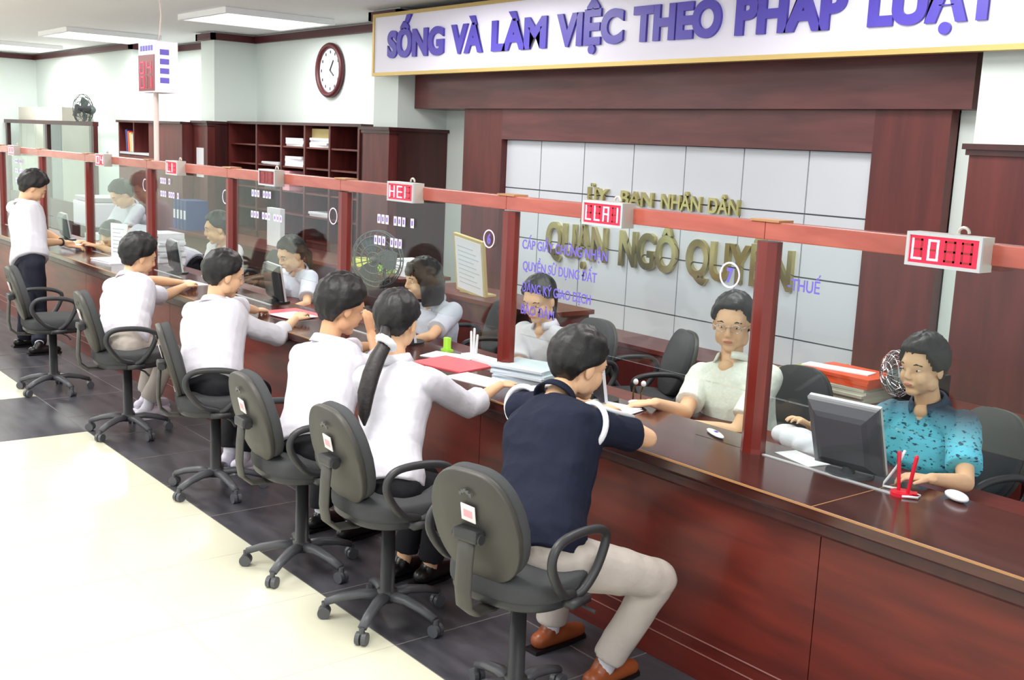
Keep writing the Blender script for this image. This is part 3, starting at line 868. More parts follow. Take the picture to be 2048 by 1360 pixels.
# ---------------------------------------------------------------- things on the ledge
def monitor(label, loc, rz, w_=.36, h_=.29, tilt=.12, m='mon_grey', edge='mon_sil', stand_h=.0):
    t = thing('computer_monitor', label, 'monitor', loc, rz)
    bm = bmesh.new(); R_ = Matrix.Translation((0, 0, .02+stand_h)) @ Matrix.Rotation(tilt, 4, 'X')
    rs = []
    for y, k in ((-.035, .62), (-.028, .75), (-.008, .96), (.0, 1.0), (.012, 1.0)):
        rs.append([(x*w_/2*k, y, h_/2+z*h_/2*k) for x, z in ((-1, -1), (1, -1), (1, 1), (-1, 1))])
    rings(bm, rs); bm.transform(R_); link('back_case', bm, m, t)
    bm = bmesh.new()
    for a, c, d, e in ((-w_/2, w_/2, 0, .018), (-w_/2, w_/2, h_-.018, h_), (-w_/2, -w_/2+.018, .018, h_-.018), (w_/2-.018, w_/2, .018, h_-.018)): box(bm, a, c, .0125, .026, d, e)
    bm.transform(R_); link('bezel', bm, edge, t)
    bm = bmesh.new(); box(bm, -w_/2+.019, w_/2-.019, .013, .019, .019, h_-.019); bm.transform(R_); link('screen', bm, 'scr', t)
    bm = bmesh.new(); tube(bm, [(0, .0, .006), (0, .0, .06+stand_h)], .022, 12); link('neck', bm, m, t)
    bm = bmesh.new(); tube(bm, [(0, .01, 0), (0, .01, .010)], .085, 24); link('foot', bm, m, t)
    return t


monitor('dark grey monitor seen from behind, in front of the woman in teal', (.375, .07, TOPZ), .12, .27, .27, .36)
monitor('slim black monitor with silver edge beside the head of the man in navy', (-.93, .06, TOPZ), -.62, .28, .25, .15, 'scr')
monitor('black monitor with silver edge in front of the woman with bobbed hair', (-2.50, .07, TOPZ), -.40, .28, .24, .15, 'scr')
monitor('black monitor edge on, in front of the bending staff woman', (-4.15, .09, TOPZ), -.15, .30, .24, .15, 'scr')
monitor('silver and black monitor between the two men at the far desks', (-5.86, .08, TOPZ), -.18, .30, .24, .15, 'scr')
monitor('small grey monitor behind the standing man at the left', (-8.75, .10, TOPZ), -.1, .30, .24, .15, 'fan')

# red pen stand with cord
t = thing('pen_stand', 'red counter pen stand with two pens and a white cord', 'pen stand', (.62, .02, TOPZ))
bm = bmesh.new(); tube(bm, [(0, 0, 0), (0, 0, .012)], .038, 20); tube(bm, [(-.03, -.02, .006), (.045, .02, .012)], .008, 6); link('base', bm, 'red2', t, False)
for x, a in ((-.012, -.10), (.022, .16)):
    bm = bmesh.new(); capsule(bm, [(x, 0, .012), (x+a*.12, .0, .14)], [.006, .0075], 8); link('pen', bm, 'red2', t, True)
bm = bmesh.new(); tube(bm, [(-.01, .01, .15), (-.035, .015, .09), (-.08, .02, .02), (-.085, .02, .006), (-.03, .035, .005), (.05, .03, .006), (.06, .0, .006), (.02, -.03, .006)], .0045, 6); link('cord', bm, 'paper', t, True)


def small(name, label, cat, m, fn, loc=(0, 0, 0), rz=0, smooth=True):
    bm = bmesh.new(); fn(bm); o = link(name, bm, m, None, smooth); o.location = loc; o.rotation_euler = (0, 0, rz); return tag(o, label, cat)


small('computer_mouse', 'white oval mouse on the ledge in front of the woman in teal', 'mouse', 'paper', lambda bm: ell(bm, (0, 0, .016), (.055, .03, .015)), (.755, .13, TOPZ), -.5)
small('computer_mouse', 'small white mouse under the hand of the man with glasses', 'mouse', 'paper', lambda bm: ell(bm, (0, 0, .014), (.045, .027, .014)), (-.755, .135, TOPZ), .4)
t = thing('pen_holder', 'white oval pen tray with a blue mark in the glass opening', 'tray', (-.24, .06, TOPZ), -.45)
bm = bmesh.new(); ell(bm, (0, 0, .008), (.075, .02, .008)); link('dish', bm, 'paper', t, True)
boxo('blue_mark', (-.005, .018, -.006, .006, .0155, .0175), 'purple', t)
papers('white paper sheet on the ledge left of the big monitor', .16, .10, TOPZ, .20, .10, .002, n=1, rz=-.2, name='paper_sheet')
papers('white forms in front of the man in navy', -.78, -.02, TOPZ, .24, .16, .012, rz=.3)
small('ballpoint_pen', 'blue pen lying on the forms by the man in navy', 'pen', 'purple', lambda bm: capsule(bm, [(-.06, 0, .005), (.06, 0, .005)], [.004, .005], 8), (-.74, -.06, TOPZ+.014), .3)
# crumpled white cloth sleeve right of the post
papers('bluish grey pile of newspapers and books left of the man in navy', -1.40, .06, TOPZ, .30, .24, .075, 'paper2', .3, n=7, name='document_pile', cat='documents')
papers('large salmon red folder lying open by the woman with the ponytail', -1.88, -.06, TOPZ, .34, .26, .006, 'red', .25, n=1, name='folder', cat='folder')
papers('white paper under the red folder near the ponytail woman', -2.05, .03, TOPZ, .26, .16, .004, 'paper', .4, n=1, name='paper_sheet')
papers('white sheet on the ledge by the hand of the woman with the ponytail', -1.53, -.16, TOPZ, .30, .16, .003, 'paper', .1, n=1, name='paper_sheet')
papers('bright red folder under the hands of the man with rolled sleeves', -3.66, -.05, TOPZ, .34, .28, .006, 'red', .1, n=1, name='folder', cat='folder')
papers('white papers on the red folder of the man with rolled sleeves', -3.55, -.1, TOPZ+.007, .24, .20, .003, 'paper', .2, n=1, name='paper_sheet')
papers('white papers before the man in khaki trousers', -5.25, -.10, TOPZ, .30, .22, .004, 'paper', .1, n=1, name='paper_sheet')
papers('white papers held by the standing man', -7.9, -.02, TOPZ, .34, .24, .05, 'paper', .1, n=5)
papers('white document pile right of the standing man', -6.75, -.1, TOPZ, .36, .24, .02, 'paper', .1, n=3)
papers('stack of white paper files behind the far post', -6.9, .38, .732, .3, .25, .3, 'paper', .1, n=12)
papers('grey stack of files before the leaning clerk', -8.4, .33, .732, .3, .22, .16, 'paper2', .1, n=6)
t = thing('standing_notice', 'white upright paper notice beside the far post, left of the khaki man', 'notice', (-6.98, .02, TOPZ), .4)
boxo('card', (-.10, .10, -.004, .004, .006, .30), 'paper', t)
boxo('foot', (-.08, .08, -.03, .03, 0, .006), 'mon_sil', t)
bm = bmesh.new()
for k in range(7): box(bm, -.075, .06-.02*(k % 3), -.005, -.0041, .05+.033*k, .058+.033*k)
link('print', bm, 'mon_sil', t)
t = thing('plant_cup', 'small green plant in a pot beside the upright notice', 'plant', (-6.55, .10, TOPZ))
bm = bmesh.new(); tube(bm, [(0, 0, 0), (0, 0, .07)], [.03, .04], 16); link('pot', bm, 'mon_sil', t)
bm = bmesh.new()
for k in range(12):
    a = k*2.4; rr = .03+.02*(k % 3); ell(bm, (rr*math.cos(a), rr*math.sin(a), .09+.012*k), (.03, .02, .012), nu=8, nv=6)
M['leaf'] = mat('leaf', (66, 110, 46), .6); link('foliage', bm, 'leaf', t, True)
t = thing('glue_bottle', 'small lime green bottle behind the red folder', 'bottle', (-2.19, .12, TOPZ))
boxo('bottle_body', (-.018, .018, -.014, .014, .012, .075), 'green', t, bev=.004); boxo('cap', (-.03, .03, -.02, .02, 0, .012), 'green', t)
t = thing('pen_stand', 'white upright pen holder with tall white pens near the post', 'pen stand', (-1.99, .15, TOPZ))
bm = bmesh.new(); box(bm, -.06, .06, -.04, .04, 0, .015, bev=.004); link('base', bm, 'paper', t)
for dx, h_ in ((-.02, .13), (0, .15), (.02, .12)):
    bm = bmesh.new(); capsule(bm, [(dx, 0, .015), (dx*1.4, 0, h_)], [.007, .006], 8); link('pen', bm, 'paper', t, True)
papers('low white tray of slips behind the post near the red folder', -1.80, .13, TOPZ, .2, .1, .02, n=3)
t = thing('desk_microphone', 'pair of small white headed microphones on the desk by the man with glasses', 'microphone', (-.95, .30, .732))
for dx in (0, .05):
    bm = bmesh.new(); tube(bm, [(dx, 0, .008), (dx, 0, .09), (dx+.01, 0, .12)], .004, 6); link('stem', bm, 'brass', t)
    bm = bmesh.new(); ell(bm, (dx+.012, 0, .13), (.012, .012, .014)); link('head', bm, 'paper', t, True)
bm = bmesh.new(); tube(bm, [(.025, 0, 0), (.025, 0, .008)], .05, 16); link('base', bm, 'scr', t)

bm = bmesh.new()
for x, y, z, r_ in ((0, 0, .05, .07), (.08, -.03, .045, .065), (-.08, .03, .05, .06), (.13, -.06, .03, .05)): ell(bm, (x, y, z), (r_*1.2, r_, r_*.75))
o = fuse('folded_cloth', bm, 'shirt', None, .008, 5); o.location = (-.06, .36, .735); tag(o, 'white folded cloth on the desk just right of the near post', 'cloth')

# ---------------------------------------------------------------- people
def head_axes(f):
    f = V(f).normalized(); s = f.cross(V((0, 0, 1))).normalized(); u = s.cross(f).normalized()
    return f, s, u          # forward, the person's right, up


def hair_cap(bm, H, f, s, u, k, style, seed):
    nu, nv = 56, 40
    cen = V((-.012, 0, .026)); base = V((.101, .080, .095))
    rs = []
    for i in range(nv+1):
        th = math.pi*min(max(i/nv, .004), .996); ring = []
        for j in range(nu):
            a = 2*math.pi*j/nu
            d = V((math.sin(th)*math.cos(a), math.sin(th)*math.sin(a), math.cos(th)))
            az = abs(math.degrees(math.atan2(d.y, d.x)))
            p = V((d.x*base.x, d.y*base.y, d.z*base.z))+cen
            nz = noise.noise(V((d.x*5+seed, d.y*5, d.z*2)))+.35*noise.noise(V((d.x*16+seed, d.y*16, d.z*7)))+(.7*noise.noise(V((d.x*11, d.y*11+seed, d.z*11))) if style == 'curly' else 0)
            side = -.012; nape = -.078; front = .070; thick = .013
            if style == 'long': side = -.10; nape = -.12; front = .058; thick = .018
            if style == 'curly': side = -.03; nape = -.085; front = .066; thick = .014
            if style == 'updo': side = -.004; nape = -.082; front = .070; thick = .013
            if style == 'tall': thick = .020; front = .072
            if az < 38: hl = front
            elif az < 62: hl = front+(side+.03-front)*(az-38)/24
            elif az < 96: hl = side+.03+(side-side-.03)*(az-62)/34
            elif az < 125: hl = side+(nape-side)*(az-96)/29
            else: hl = nape
            hl += .006*nz
            top = max(0, d.z)
            t_ = thick*(1+.5*nz)+(.012*top if style in ('tall', 'curly') else .004*top)
            if p.z > hl:
                e = min(1, (p.z-hl)/.012); q = p+d*(t_*e)
            else:
                q = cen+(p-cen)*.80
            ring.append(H+(f*q.x+s*q.y+u*q.z)*k)
        rs.append(ring)
    rings(bm, rs)


def hand(bm, w_, d, k, down=V((0, 0, -1)), curl=.5, side=1, rf=1.0):
    d = d.normalized(); down = (down-d*down.dot(d)).normalized(); lat = d.cross(down)*side
    capsule(bm, [w_-d*.01, w_+d*.03*k, w_+d*.075*k], [.024*k, .033*k, .036*k], 12, sq=.45, side=lat)
    for i, (o_, L_) in enumerate(((-.030, .066), (-.010, .076), (.010, .072), (.029, .056))):
        b_ = w_+d*(.075-abs(o_)*.2)*k+lat*o_*k
        dd = (d+lat*o_*4).normalized()
        p1 = b_+dd*L_*.42*k
        d2_ = (dd*math.cos(curl)+down*math.sin(curl)).normalized(); p2 = p1+d2_*L_*.32*k
        d3_ = (dd*math.cos(curl*1.9)+down*math.sin(curl*1.9)).normalized(); p3 = p2+d3_*L_*.26*k
        capsule(bm, [b_-dd*.012*k, p1, p2, p3], [.0095*k*rf, .0088*k*rf, .008*k*rf, .007*k*rf], 8)
    b_ = w_+d*.022*k-lat*.026*k
    p1 = b_+(d*.5-lat*.8).normalized()*.034*k; p2 = p1+(d*.9-lat*.35+down*.3).normalized()*.03*k
    capsule(bm, [b_, p1, p2], [.013*k, .0105*k, .0085*k], 8)


def spine_rings(bm, pel, neck, rightv, W, D, prof, bow=.0):
    ax = neck-pel; R_ = []
    for t_, w_, d_ in prof:
        c = pel+ax*t_
        fr = rightv.cross(ax.normalized()).normalized()
        c = c-fr*bow*math.sin(math.pi*min(max(t_, 0), 1))
        ring = []
        rv = (rightv-ax.normalized()*rightv.dot(ax.normalized())).normalized()
        for j in range(24):
            a = 2*math.pi*j/24
            ca, sa = math.cos(a), math.sin(a)
            x = abs(ca)**.8*(1 if ca > 0 else -1); y = abs(sa)**.8*(1 if sa > 0 else -1)
            ring.append(c+rv*x*w_*W+fr*y*d_*D)
        R_.append(ring)
    rings(bm, R_)


def person(J, label, face, k=1.0, hair='short', hm='hair', shirt='shirt', sleeve='short', trousers='blackcloth', shoe='shoe_k',
           voxel=.006, skin='skin', glasses=False, woman=False, loose=1.0, curlR=.6, curlL=.6, handdirR=None, handdirL=None, sock=None, fold=True, untucked=.0, collar=True, body_w=1.0, headk=1.0):
    J = {a: V(b_) for a, b_ in J.items()}
    pel, neck, hd = J['pelvis'], J['neck'], J['head']
    base = V((pel.x, pel.y, 0))
    t = thing('person', label, 'person', base)
    J = {a: b_-base for a, b_ in J.items()}
    pel, neck, hd = J['pelvis'], J['neck'], J['head']
    f, s, u = head_axes(face)
    rv = (J['shR']-J['shL']).normalized()
    up = (neck-pel).normalized(); fr = up.cross(rv).normalized()     # body forward
    if fr.dot(V((f.x, f.y, 0))) < 0: fr = -fr
    seated = pel.z < .68
    flat = V((fr.x, fr.y, 0)).normalized(); flatr = flat.cross(V((0, 0, 1)))
    if 'hipR' not in J:
        for q, sg in (('R', 1), ('L', -1)):
            J['hip'+q] = pel+flatr*.09*sg+V((0, 0, -.03)) if seated else pel+flatr*.085*sg+V((0, 0, -.04))
            if seated:
                J['kn'+q] = J['hip'+q]+flat*.33+flatr*.03*sg+V((0, 0, -.01)); J['an'+q] = V((J['kn'+q].x, J['kn'+q].y, .08))-flat*.05
            else:
                J['kn'+q] = V((J['hip'+q].x, J['hip'+q].y, .43))+flat*.02; J['an'+q] = V((J['hip'+q].x, J['hip'+q].y, .08))-flat*.02
    hk = k*1.07*headk
    L_ = lambda x, y, z: hd+(f*x+s*y+u*z)*hk
    HM = Matrix((f, s, u)).transposed()
    # ---- body: head, neck, arms, hands in one skin
    bm = bmesh.new()
    ell(bm, L_(-.012, 0, .026), tuple(x*hk for x in (.098, .077, .092)), HM, 24, 16)
    ell(bm, L_(.022, 0, -.040), tuple(x*hk for x in (.068, .065, .074)), HM, 20, 14)
    ell(bm, L_(.040, 0, .018), tuple(x*hk for x in (.060, .062, .050)), HM, 20, 14)
    ell(bm, L_(.058, 0, -.096), tuple(x*hk for x in (.026, .028, .020)), HM)
    for sg in (-1, 1):
        ell(bm, L_(.050, .032*sg, -.038), tuple(x*hk for x in (.036, .030, .036)), HM)
        ell(bm, L_(.028, .030*sg, -.056), tuple(x*hk for x in (.046, .032, .040)), HM)
        ell(bm, L_(.004, .055*sg, -.062), tuple(x*hk for x in (.034, .016, .034)), HM)
        ell(bm, L_(-.006, .080*sg, -.012), tuple(x*hk for x in (.019, .0085, .032)), HM)
    ell(bm, L_(.080, 0, .020), tuple(x*hk for x in (.018, .050, .011)), HM)
    capsule(bm, [L_(.088, 0, .012), L_(.104, 0, -.028)], [.008*hk, .0115*hk], 10)
    ell(bm, L_(.098, 0, -.034), tuple(x*hk for x in (.014, .017, .009)), HM)
    ell(bm, L_(.084, 0, -.064), tuple(x*hk for x in (.014, .025, .012)), HM)
    nb = L_(-.022, 0, -.07)
    capsule(bm, [nb, neck+(nb-neck)*.35, neck-up*.03], [.050*k, .050*k, .060*k], 16)
    spine_rings(bm, pel, neck, rv, k, k, [(-.02, .12, .09), (.3, .11, .08), (.7, .125, .085), (.9, .12, .07), (.98, .06, .05)])
    for q in 'RL':
        sh, el, wr = J['sh'+q], J['el'+q], J['wr'+q]
        wk = .9 if woman else 1.0
        capsule(bm, [sh, sh+(el-sh)*.5, el], [.044*k*wk, .041*k*wk, .036*k*wk], 14)
        capsule(bm, [el, el+(wr-el)*.3, el+(wr-el)*.75, wr], [.036*k*wk, .037*k*wk, .028*k*wk, .024*k*wk], 14)
        hdv = handdirR if q == 'R' else handdirL
        d = V(hdv) if hdv else (wr-el).normalized()
        if not hdv: d.z = max(d.z, -.1) if wr.z < .95 else d.z
        hand(bm, wr, d, k*wk, curl=(curlR if q == 'R' else curlL), side=1 if q == 'R' else -1, rf=max(1.0, voxel/.0055))
    fuse('body', bm, skin, t, voxel, 7 if voxel < .005 else 4, .5)
    # ---- features
    for sg in (-1, 1):
        bm = bmesh.new()
        ell(bm, L_(.0755, .031*sg, -.002), tuple(x*hk for x in (.010, .0125, .0050)), HM, 14, 10)
        e = link('eye', bm, 'eyew', t, True)
        bm = bmesh.new(); ell(bm, L_(.0818, .031*sg, -.002), tuple(x*hk for x in (.0046, .0056, .0056)), HM, 12, 8); link('iris', bm, 'iris', e, True)
        bm = bmesh.new(); capsule(bm, [L_(.0935, .014*sg, .018), L_(.091, .032*sg, .024), L_(.078, .050*sg, .018)], [.003*hk, .0036*hk, .0025*hk], 8); link('eyebrow', bm, 'hair', t, True)
    bm = bmesh.new(); ell(bm, L_(.092, 0, -.0635), tuple(x*hk for x in (.008, .020, .0065)), HM, 14, 8); link('mouth', bm, 'lip', t, True)
    # ---- hair
    bm = bmesh.new(); hair_cap(bm, hd, f, s, u, hk, {'bob': 'long', 'pony': 'updo', 'tail': 'updo'}.get(hair, hair), random.random()*9)
    h = link('hair', bm, hm, t, True)
    if hair == 'bob':
        bm = bmesh.new()
        for a in range(70, 291, 11):
            a = math.radians(a); c_, s_ = math.cos(a), math.sin(a)
            capsule(bm, [L_(-.012+.092*c_, .078*s_, .03), L_(-.012+.102*c_, .09*s_, -.05), L_(-.008+.098*c_, .088*s_, -.135)], [.022*hk, .024*hk, .018*hk], 10)
        fuse('long_hair', bm, hm, t, .007, 5)
        bm = bmesh.new()
        for y in range(-3, 4): capsule(bm, [L_(.07, .014*y, .10), L_(.098-.002*y*y, .017*y, .06), L_(.099-.003*y*y, .017*y, .036)], [.012*hk, .010*hk, .006*hk], 8)
        fuse('fringe', bm, hm, t, .005, 3)
    if hair == 'pony':
        bm = bmesh.new()
        P = [L_(-.095, 0, -.03), hd+V((.120, -.135, -.072)), hd+V((.135, -.175, -.116)), hd+V((.155, -.215, -.176)), hd+V((.168, -.245, -.249)), hd+V((.185, -.262, -.33)), hd+V((.19, -.262, -.37))]
        capsule(bm, P, [.020, .030, .034, .036, .035, .024, .006], 14, sq=.6); link('ponytail', bm, 'hair2', t, True)
        bm = bmesh.new(); c = hd+V((.112, -.122, -.064)); d = V((.1, -.7, -.7)).normalized(); a_, b_ = frame_of(d)
        tube(bm, [c+(a_*math.cos(2*math.pi*i/20)+b_*math.sin(2*math.pi*i/20))*(.030+.004*(i % 2)) for i in range(20)], .017, 8, closed=True); link('scrunchie', bm, 'piping', t, True)
    if hair == 'tail':
        bm = bmesh.new(); capsule(bm, [L_(-.10, .0, 0), L_(-.13, 0, -.06), L_(-.10, 0, -.19)], [.03, .032, .015], 12); link('hair_knot', bm, hm, t, True)
    if glasses:
        bm = bmesh.new()
        for sg in (-1, 1):
            tube(bm, [L_(.098, .032*sg+.022*math.cos(2*math.pi*i/20), -.004+.016*math.sin(2*math.pi*i/20)) for i in range(20)], .0016, 6, closed=True)
            tube(bm, [L_(.096, .054*sg, .0), L_(.06, .074*sg, .002), L_(-.01, .084*sg, .0)], .0016, 6)
        tube(bm, [L_(.100, -.011, .0), L_(.105, 0, .004), L_(.100, .011, .0)], .0016, 6)
        link('eyeglasses', bm, 'chrome', t, True)
    # ---- shirt
    bm = bmesh.new(); W = k*body_w*loose*(.92 if woman else 1.0); D = k*loose*(.95 if woman else 1.0)
    prof = [(-.10-untucked, .165, .125), (0, .172, .130), (.14, .165, .122), (.30, .158, .115), (.50, .168, .115), (.68, .180, .118), (.82, .185, .108), (.91, .165, .088), (.97, .115, .070), (1.01, .068, .062)]
    if woman: prof = [(-.08-untucked, .180, .125), (.05, .172, .118), (.25, .142, .100), (.42, .148, .105), (.62, .170, .125), (.80, .172, .105), (.90, .150, .085), (.96, .105, .068), (1.01, .062, .058)]
    spine_rings(bm, pel, neck, rv, W, D, prof, .02)
    for q in 'RL':
        sh, el, wr = J['sh'+q], J['el'+q], J['wr'+q]
        if sleeve == 'short':
            e = sh+(el-sh)*.72
            capsule(bm, [sh-(el-sh)*.10, sh+(el-sh)*.15, sh+(el-sh)*.45], [.066*k, .068*k, .064*k], 16)
            tube(bm, [sh, sh+(el-sh)*.4, e], [.064*k, .064*k, .063*k*loose], 16)
        else:
            e = el+(wr-el)*.30
            capsule(bm, [sh-(el-sh)*.10, sh+(el-sh)*.15, sh+(el-sh)*.6, el], [.064*k, .066*k, .060*k, .058*k], 16)
            tube(bm, [el-(wr-el)*.1, el+(wr-el)*.15, e], [.056*k, .058*k, .056*k], 16)
            tube(bm, [el+(wr-el)*.16, el+(wr-el)*.34], .062*k, 16)
        capsule(bm, [neck+(sh-neck)*.15-up*.02, sh], [.06*k, .062*k], 14)
    fuse('shirt', bm, shirt, t, max(.0065, voxel), 6, .5, .0085, len(label))
    if collar:
        bm = bmesh.new(); c = neck+(nb-neck)*.16-fr*.004; nd = (nb-neck).normalized()
        a_ = (rv-nd*rv.dot(nd)).normalized(); b_ = nd.cross(a_)
        if b_.dot(fr) < 0: b_ = -b_
        rs = []
        for i in range(25):
            an = math.radians(-60+300*i/24)  # open at the front
            an = math.radians(90+28)+math.radians(304)*i/24
            o_ = a_*math.cos(an)+b_*math.sin(an)
            rs.append([c+o_*.060*k+nd*.026*k, c+o_*.070*k+nd*.022*k, c+o_*.086*k-nd*.012*k-up*.004, c+o_*.076*k-nd*.016*k])
        rings(bm, rs); link('collar', bm, shirt, t, True)
    if face[1] < 0:
        bm = bmesh.new(); ell(bm, neck+fr*.050*k-up*.045*k, (.024*k, .030*k, .055*k), Matrix((fr, rv, up)).transposed(), 16, 12)
        ell(bm, neck+fr*.040*k-up*.0*k, (.034*k, .040*k, .035*k), Matrix((fr, rv, up)).transposed(), 16, 12); link('neckline', bm, skin, t, True)
    # ---- trousers
    bm = bmesh.new()
    hipm = (J['hipR']+J['hipL'])/2
    spine_rings(bm, pel, neck, rv, k*(.95 if woman else 1), k*.95, [(-.16, .150, .115), (-.05, .163, .124), (.06, .158, .116)], 0)
    for q in 'RL':
        hp, kn, an = J['hip'+q], J['kn'+q], J['an'+q]
        capsule(bm, [hp, hp+(kn-hp)*.5, kn], [.096*k, .085*k, .068*k], 18)
        capsule(bm, [kn, kn+(an-kn)*.35], [.067*k, .064*k], 16)
        tube(bm, [kn+(an-kn)*.2, kn+(an-kn)*.6, kn+(an-kn)*.90], [.064*k, .060*k, .062*k], 16)
    capsule(bm, [J['hipR'], J['hipL']], .10*k, 16)
    fuse('trousers', bm, trousers, t, max(.0075, voxel), 6, .5, .006, len(label)+3)
    for q in 'RL':
        kn, an = J['kn'+q], J['an'+q]
        d = V((flat.x, flat.y, 0))
        g = V((an.x, an.y, 0))
        bm = bmesh.new()
        capsule(bm, [g-d*.055+V((0, 0, .042)), g+d*.05+V((0, 0, .042)), g+d*.15+V((0, 0, .032))], [.037, .040, .032], 14, sq=.95)
        capsule(bm, [g-d*.02+V((0, 0, .05)), g+V((0, 0, .085))], [.038, .036], 12)
        sh_ = fuse('shoe', bm, shoe, t, .007, 4)
        bm = bmesh.new()
        rs = [[g+d*x+flatr*y+V((0, 0, z)) for x, y in ((-.10, -.032), (.06, -.042), (.17, -.03), (.188, 0), (.17, .03), (.06, .042), (-.10, .032))] for z in (.001, .016)]
        rings(bm, rs); link('sole', bm, 'shoe_k' if shoe != 'shoe_w' else 'sock', sh_)
        bm = bmesh.new(); capsule(bm, [g+V((0, 0, .06)), an+(kn-an)*.15], [.034*k, .038*k], 12); link('sock', bm, sock or 'sock', t, True)
    return t, J, dict(up=up, fr=fr, rv=rv, base=base)


